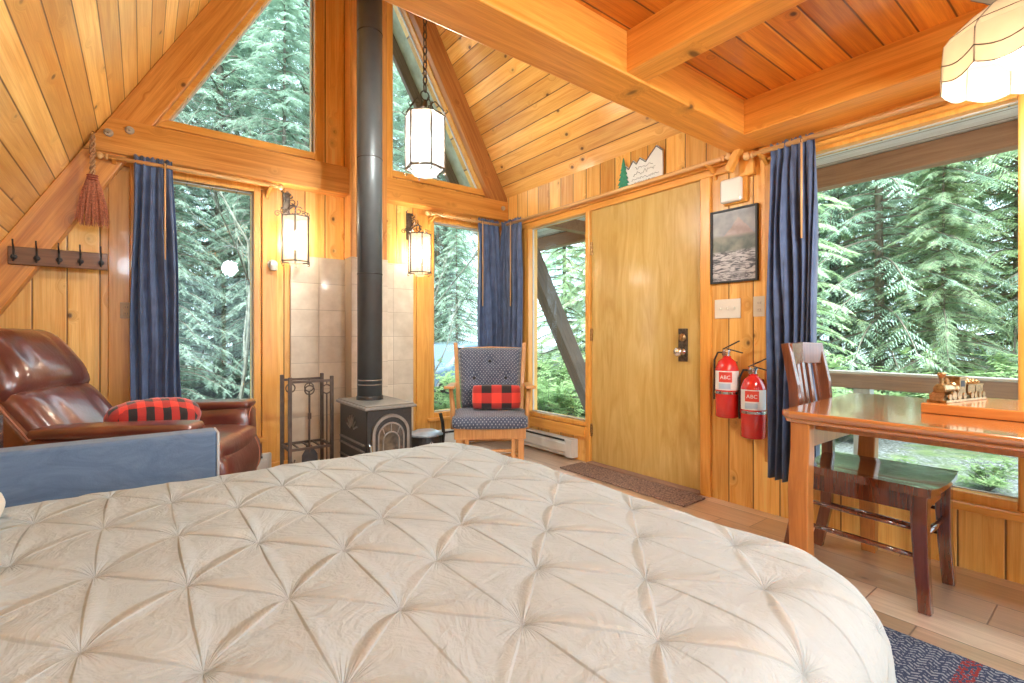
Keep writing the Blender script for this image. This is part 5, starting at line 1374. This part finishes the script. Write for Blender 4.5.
tl = thing('table_lamp_pendant', 'scalloped cream glass pendant lamp over the dining table', 'pendant lamp', (2.20, .24, 1.842))
NP = 10
def ringp(r, z, k, f=0.0): a = 2 * PI * (k + f) / NP + .22; return Vector((r * math.cos(a), r * math.sin(a), z))
def sheet(bm, rows):
    n = len(rows[0]); V_ = [[bm.verts.new(p) for p in r] for r in rows]
    for A, C in zip(V_, V_[1:]):
        for i in range(n - 1): bm.faces.new((A[i], A[i + 1], C[i + 1], C[i]))
lead = B()
R1, R2 = .190, .185
for k in range(NP):
    fs = [i / 6 for i in range(7)]
    def flat(r, f): # straight panel between two corners
        return ringp(r, 0, k).lerp(ringp(r, 0, k + 1), f)
    # upper sloping glass
    b = B(); rows = [[flat(.050, f) + Vector((0, 0, .245)) for f in fs], [flat(.115, f) + Vector((0, 0, .205)) for f in fs], [flat(.172, f) + Vector((0, 0, .150)) for f in fs]]
    sheet(b, rows); obj('upper_panel', b, 'slag', tl, solid=.003)
    # skirt with scalloped foot
    b = B(); rows = [[flat(.172, f) + Vector((0, 0, .150)) for f in fs], [flat(R1, f) + Vector((0, 0, .125)) for f in fs], [flat(R1 + .004, f) + Vector((0, 0, .065 - .018 * math.sin(PI * f))) for f in fs]]
    sheet(b, rows); obj('middle_panel', b, 'slag', tl, solid=.003)
    b = B(); rows = [[flat(R1 + .004, f) + Vector((0, 0, .065 - .018 * math.sin(PI * f))) for f in fs], [flat(R1 + .004, f) + Vector((0, 0, .014 - .018 * math.sin(PI * f))) for f in fs]]
    sheet(b, rows); obj('lower_panel', b, 'slag', tl, solid=.003)
    tube(lead, [ringp(.050, .245, k), ringp(.115, .205, k), ringp(.172, .150, k), ringp(R1, .122, k), ringp(R1 + .004, .014, k)], .0024, 5)
    tube(lead, [flat(R1 + .005, f) + Vector((0, 0, .065 - .018 * math.sin(PI * f))) for f in fs], .0022, 5)
    tube(lead, [flat(.173, f) + Vector((0, 0, .150)) for f in (0, 1)], .0022, 5)
    tube(lead, [flat(R1 + .005, f) + Vector((0, 0, .014 - .018 * math.sin(PI * f))) for f in fs], .0018, 5)
    # crown
    b = B(); rows = [[flat(.052, f) + Vector((0, 0, .248)) for f in fs], [flat(.115, f) + Vector((0, 0, .300 + .010 * math.sin(PI * f))) for f in fs]]
    sheet(b, rows); obj('crown_panel', b, 'slag', tl, solid=.003)
    tube(lead, [ringp(.052, .248, k), ringp(.115, .300, k)], .002, 5)
tube(lead, [ringp(.052, .247, k) for k in range(NP)], .004, 6, closed=True)
obj('lead_lines', lead, 'bronze', tl)
b = B(); lathe(b, [(0, .02), (.03, .03), (.052, .065), (.056, .10), (.045, .14), (.02, .165), (0, .17)], 24); obj('globe_bulb', b, 'globe', tl, smooth=True)
b = B(); lathe(b, [(0, .17), (.02, .17), (.02, .28), (.05, .285), (.05, .29), (.008, .30), (.008, .34), (0, .34)], 16); obj('socket', b, 'bronze', tl)
b = B(); z = .355; k = 0
while z < .435:
    a0 = k % 2 * PI / 2
    tube(b, [(.009 * math.cos(t_) * math.cos(a0), .009 * math.cos(t_) * math.sin(a0), z + .017 * math.sin(t_)) for t_ in [2 * PI * q / 10 for q in range(10)]], .0025, 5, closed=True); z += .027; k += 1
lathe(b, [(0, .440), (.05, .440), (.055, .457), (0, .460)], 20)
obj('chain', b, 'bronze', tl)
point('table_lamp_light', (2.20, .24, 1.80), 13, (1.0, .95, .88), .05)

# unseen fill lamps under the loft, added to brighten the room from behind
for i, (x, y, lab) in enumerate([(1.1, -.75, 'unseen fill lamp added under the loft ceiling behind the bed'), (-.15, -1.6, 'unseen fill lamp added at the back of the cabin')]):
    t = thing('added_fill_lamp', lab, 'added fill lamp', (x, y, 2.285))
    b = B(); lathe(b, [(0, 0), (.15, 0), (.15, -.03), (0, -.03)], 28); obj('base', b, 'bronze', t)
    b = B(); lathe(b, [(.14, -.03), (.13, -.06), (.08, -.09), (0, -.10)], 28); obj('glass_dome', b, 'lantern_glass', t, smooth=True)
    point('added_fill_light', (x, y, 2.08), 22, (.74, .88, 1.0), .12)

# ================================================================== WALL THINGS
# straw broom
br = thing('straw_broom', 'rust-red straw hand broom hanging beside the left curtain', 'broom', (-.225, 3.745, 1.67))
rr = random.Random(9); b = B()
for k in range(240):
    a = rr.uniform(0, 2 * PI); q = math.sqrt(rr.random()); u = Vector((math.cos(a), math.sin(a) * .38, 0)) * q
    e = u * .078 * rr.uniform(.85, 1.12)
    tube(b, [Vector((u.x * .022, u.y * .03, .285)), Vector((u.x * .048, u.y * .05, .20)), Vector((u.x * .07, u.y * .06, .10)), e + Vector((rr.uniform(-.004, .004), 0, rr.uniform(-.012, .02)))], [.0022, .002, .0018, .0009], 3, caps=False)
obj('bristles', b, plain('rust-red straw', (.42, .13, .06), .8, vary=.5, scale=120), br)
b = B()
for s in range(3): tube(b, [(.009 * math.cos(t * 16 + s * 2.1), .009 * math.sin(t * 16 + s * 2.1), .28 + t * .245) for t in [q / 30 for q in range(31)]], .0065, 5)
tube(b, [(.010 * math.cos(t_), 0, .535 + .012 * math.sin(t_)) for t_ in [2 * PI * q / 10 for q in range(10)]], .003, 5, closed=True)
obj('braided_handle', b, plain('braided straw', (.42, .22, .10), .8, vary=.4, scale=90), br)
b = B()
for z in (.262, .275, .288): tube(b, [(.024 * math.cos(t_), .016 * math.sin(t_), z) for t_ in [2 * PI * q / 16 for q in range(16)]], .004, 5, closed=True)
obj('binding', b, plain('red twine', (.28, .05, .03), .8), br)
# coat rack
cr = thing('coat_rack', 'dark wooden rack with five black hooks on the left wall', 'coat rack', (-.37, 3.81, 1.465))
obj('board', bx(-.212, .212, -.012, .010, -.05, .05), 'rack_wood', cr, bevel=.004)
for k in range(5):
    x = -.187 + k * .092; b = B()
    tube(b, [(x, -.014, -.015), (x, -.018, .03), (x, -.045, .062), (x, -.05, .085)], [.005, .005, .004, .0045], 6)
    tube(b, [(x, -.014, -.01), (x, -.035, -.032), (x, -.052, -.012), (x, -.052, -.002)], [.005, .005, .005, .007], 6)
    lathe(b, [(0, -.020), (.012, -.019), (.015, -.012), (0, -.010)], 12, (x, 0, -.008), 'y')
    obj('hook', b, 'iron', cr)
def plate(name, lab, cat, loc, w, h, mat, axis, kind):
    t = thing(name, lab, cat, loc)
    def bb(u0, u1, d0, d1, z0, z1): return bx(u0, u1, -d1, -d0, z0, z1) if axis == 'y' else bx(-d1, -d0, u0, u1, z0, z1)
    obj('cover_plate', bb(-w / 2, w / 2, 0, .006, -h / 2, h / 2), mat, t, bevel=.002)
    if kind == 'outlet':
        for z in (-.02, .02):
            obj('socket', bb(-.014, .014, .005, .009, z - .013, z + .013), mat, t, bevel=.004)
            b = bb(-.007, -.005, .008, .0095, z - .005, z + .005)
            me = bb(.005, .007, .008, .0095, z - .005, z + .005); tmp = bpy.data.meshes.new('t'); me.to_mesh(tmp); b.from_mesh(tmp); me.free()
            obj('socket_slots', b, 'ink', t)
    else:
        for k in (-1, 0, 1):
            obj('toggle', bb(k * .045 - .005, k * .045 + .005, .005, .018, -.006, .010), mat, t, bevel=.002)
    return t
plate('wall_outlet', 'tan outlet plate beside the left curtain', 'outlet', (-.072, G_Y - .018, 1.18), .062, .10, 'tan_plastic', 'y', 'outlet')
plate('light_switch', 'ivory triple light switch below the framed picture', 'light switch', (W_X, 1.56, 1.187), .165, .118, 'plastic', 'x', 'switch')
plate('wall_outlet', 'ivory outlet right of the triple light switch', 'outlet', (W_X, 1.365, 1.192), .072, .118, 'plastic', 'x', 'outlet')
ns = thing('wall_sensor', 'small white round device under the left sconce', 'wall sensor', (.768, G_Y - .018, 1.545))
b = B(); lathe(b, [(0, 0), (.034, 0), (.034, -.012), (.026, -.014), (.026, -.05), (.02, -.056), (0, -.056)], 20, (0, 0, 0), 'y'); obj('body', b, 'white_metal', ns, smooth=False)
b = B(); lathe(b, [(0, -.04), (.024, -.04), (.026, -.03), (.026, .0), (0, .0)], 16, (0, -.035, -.005)); obj('cap', b, 'white_metal', ns)
# square light by the door
nl = thing('wall_light', 'small square frosted wall light above the framed picture', 'wall light', (W_X, 1.525, 1.895))
obj('wood_back', bx(-.022, 0, -.095, .055, -.078, .080), 'trim_z', nl, bevel=.01)
obj('frosted_cover', bx(-.055, -.02, -.075, .060, -.070, .075), plain('frosted cover', (.70, .66, .58), .25, coat=.5), nl, bevel=.028, segs=5)
# picture
def mk_print():
    s = NT('mountain print'); o = s.obj()
    y, z = s.dot(o, (0, -1, 0)), s.dot(o, (0, 0, 1))
    n = s.noise(s.xyz(s.math('MULTIPLY', y, 8.0), s.math('MULTIPLY', z, 30.0), 0.0), 1.6, 5, 0.6, 1.5)
    n2 = s.noise(o, 14, 5)
    sky = s.ramp(n2, [(.3, (.20, .21, .22)), (.7, (.34, .34, .33))])
    mt = s.ramp(n2, [(.35, (.27, .20, .18)), (.65, (.42, .34, .31))])
    fo = s.ramp(n2, [(.35, (.08, .10, .08)), (.65, (.22, .22, .17))])
    ri = s.ramp(n, [(.42, (.06, .06, .07)), (.56, (.50, .48, .47))])
    ridge = s.math('SUBTRACT', .165, s.math('MULTIPLY', s.math('ABSOLUTE', s.math('SUBTRACT', y, .03)), 1.1))
    ridge = s.math('MULTIPLY_ADD', n2, .05, s.math('SUBTRACT', ridge, .025))
    c = s.mix(s.math('LESS_THAN', z, ridge), sky, mt)
    c = s.mix(s.smooth(s.math('MULTIPLY_ADD', n2, .05, s.math('SUBTRACT', .04, z)), -.01, .02), c, fo)
    c = s.mix(s.smooth(s.math('SUBTRACT', -.03, z), -.01, .02), c, ri)
    s.pbr(c, 0.45); return s.m
pc = thing('framed_picture', 'black framed mountain and river print beside the door', 'picture', (W_X, 1.517, 1.57))
b = B(); ring(b, -.135, .135, -.213, .213, .012, -.022, 0, 'x'); obj('frame', b, 'black', pc, bevel=.002)
obj('print', bx(-.012, -.004, -.136, .136, -.214, .214), mk_print(), pc)
# tree and mountain sign on the door trim
sg = thing('cabin_sign', 'small white mountain-shaped sign with green pine above the door', 'sign', (W_X - .022, 2.18, 2.10))
pts = [(.19, .0), (.19, .155), (.15, .175), (.12, .145), (.08, .195), (.05, .165), (.02, .20), (-.03, .16), (-.075, .205), (-.12, .245), (-.17, .20), (-.17, .0)]
obj('sign_board', prism(B(), [(p[0], p[1] + .002) for p in pts], 'x', -.006, .006), plain('sign white', (.80, .82, .78), .6), sg)
b = B(); tp_ = [(p[0], p[1]) for p in pts[1:-1]]
for p, q in zip(tp_, tp_[1:]): bar(b, (-.008, p[0], p[1] - .006), (-.008, q[0], q[1] - .006), .003, .006)
obj('mountain_outline', b, 'ink', sg)
b = B(); tri = [(.165, 0)]
L_, R_ = [], []
for k in range(6):
    w = .062 - k * .0095; z0 = .01 + k * .034; L_ += [(.165 - w, z0), (.165 - w * .5, z0 + .03)]; R_ += [(.165 + w, z0), (.165 + w * .5, z0 + .03)]
poly = [(p[0], p[1]) for p in L_] + [(.165, .235)] + [(p[0], p[1]) for p in R_[::-1]]
prism(b, poly, 'x', -.014, -.007); obj('pine_tree', b, 'green_paint', sg)
b = B(); rr = random.Random(2)
for z, y0, y1, h in ((.128, .06, -.10, .010), (.092, .08, -.12, .016), (.050, .09, -.15, .011), (.025, .09, -.13, .008)):
    y = y0; P = []
    while y > y1:
        P.append((-.008, y, z + rr.uniform(-h, h))); y -= .008
    tube(b, P, .0013, 4)
obj('lettering', b, 'ink', sg)
# fire extinguishers
def extinguisher(y, zb, lab):
    t = thing('fire_extinguisher', lab, 'fire extinguisher', (W_X - .082, y, zb), 0, None)
    r = .066
    b = B(); lathe(b, [(0, 0), (r - .008, 0), (r, .008), (r, .285), (r - .006, .305), (r * .72, .335), (.026, .352), (.022, .365), (0, .365)], 32); c = obj('cylinder', b, 'red', t, smooth=False)
    for p in c.data.polygons: p.use_smooth = len(p.vertices) == 4
    b = B(); lathe(b, [(0, .362), (.02, .362), (.02, .385), (.026, .388), (.026, .402), (0, .402)], 16); obj('valve', b, 'chrome', t)
    b = B(); bar(b, (.0, -.0, .408), (-.0, -.095, .385), .016, .006); obj('carry_handle', b, 'black', t, bevel=.002)
    b = B(); bar(b, (.0, .025, .405), (-.0, -.075, .455), .016, .006); obj('lever', b, 'black', t, bevel=.002)
    b = B(); lathe(b, [(0, -.034), (.014, -.034), (.014, -.02), (0, -.02)], 14, (0, 0, .378), 'x'); obj('gauge', b, 'chrome', t)
    b = B(); tube(b, [(0, .02, .385), (-.01, .052, .385), (-.01, .074, .34), (-.008, .075, .25), (-.01, .075, .17), (-.01, .074, .10)], [.006, .006, .006, .006, .007, .007], 8); obj('hose', b, 'black', t, smooth=True)
    # curved label: white wrap with red block and letters
    def wrap(z0, z1, a0, a1, rad):
        m = B(); n = 14
        A = [m.verts.new((rad * math.cos(a), rad * math.sin(a), z0)) for a in [math.radians(a0 + (a1 - a0) * k / n) for k in range(n + 1)]]
        C = [m.verts.new((v.co.x, v.co.y, z1)) for v in A]
        for k in range(n): m.faces.new((A[k], A[k + 1], C[k + 1], C[k]))
        return m
    lb = obj('label', wrap(.165, .278, 135, 285, r + .0008), 'white', t)
    obj('label_red_block', wrap(.212, .272, 168, 232, r + .0016), 'red_deep', lb)
    obj('label_print', wrap(.172, .204, 168, 225, r + .0016), 'blue_grey', lb)
    for i, ch in enumerate('ABC'):
        a = math.radians(184 + i * 16)
        # letters face outwards from the cylinder
        u = Vector((math.sin(a), -math.cos(a), 0)); nrm_ = Vector((math.cos(a), math.sin(a), 0))
        u = Vector((0, 0, 1)).cross(nrm_)
        mt = Matrix((( u.x, 0, nrm_.x, (r + .0022) * nrm_.x), (u.y, 0, nrm_.y, (r + .0022) * nrm_.y), (0, 1, 0, .240), (0, 0, 0, 1)))
        text('label_letter', ch, .030, 'white', lb, mt)
    b = B(); lathe(b, [(r, .140), (r + .003, .142), (r + .003, .156), (r, .158)], 32); obj('strap', b, 'chrome', t)
    for k in range(5):
        pass
    obj('wall_bracket', bx(.060, .080, -.022, .022, .02, .33), 'black', t)
extinguisher(1.520, .535, 'red fire extinguisher nearer the door, mounted higher')
extinguisher(1.364, .437, 'red fire extinguisher nearer the curtain, mounted lower')

# ================================================================== PARKED CAR AND SHED OUT BACK
cx, cy_ = 5.7, 9.6; z0 = gz(cx, cy_)
car = thing('parked_car', 'blue-grey parked car seen through the narrow gable window', 'car', (cx, cy_, z0), .35)
b = B(); side = [(-2.0, .28), (-2.05, .62), (-1.9, .80), (-1.15, .88), (-.7, 1.30), (.75, 1.34), (1.45, .95), (2.0, .88), (2.1, .55), (2.05, .28)]
prism(b, side, 'y', -.82, .82); obj('car_body', b, plain('blue-grey car paint', (.15, .21, .30), .25, coat=.8), car, bevel=.08, segs=4)
b = B(); prism(b, [(-1.05, .90), (-.68, 1.24), (.70, 1.27), (1.28, .93)], 'y', -.835, .835); obj('car_windows', b, 'screen', car, bevel=.02)
for x in (-1.3, 1.3):
    for y in (-.78, .78):
        b = B(); lathe(b, [(0, -.10), (.20, -.10), (.31, -.09), (.33, -.06), (.33, .06), (.31, .09), (0, .10)], 24, (x, y, .33), 'y'); obj('wheel', b, 'black', car)
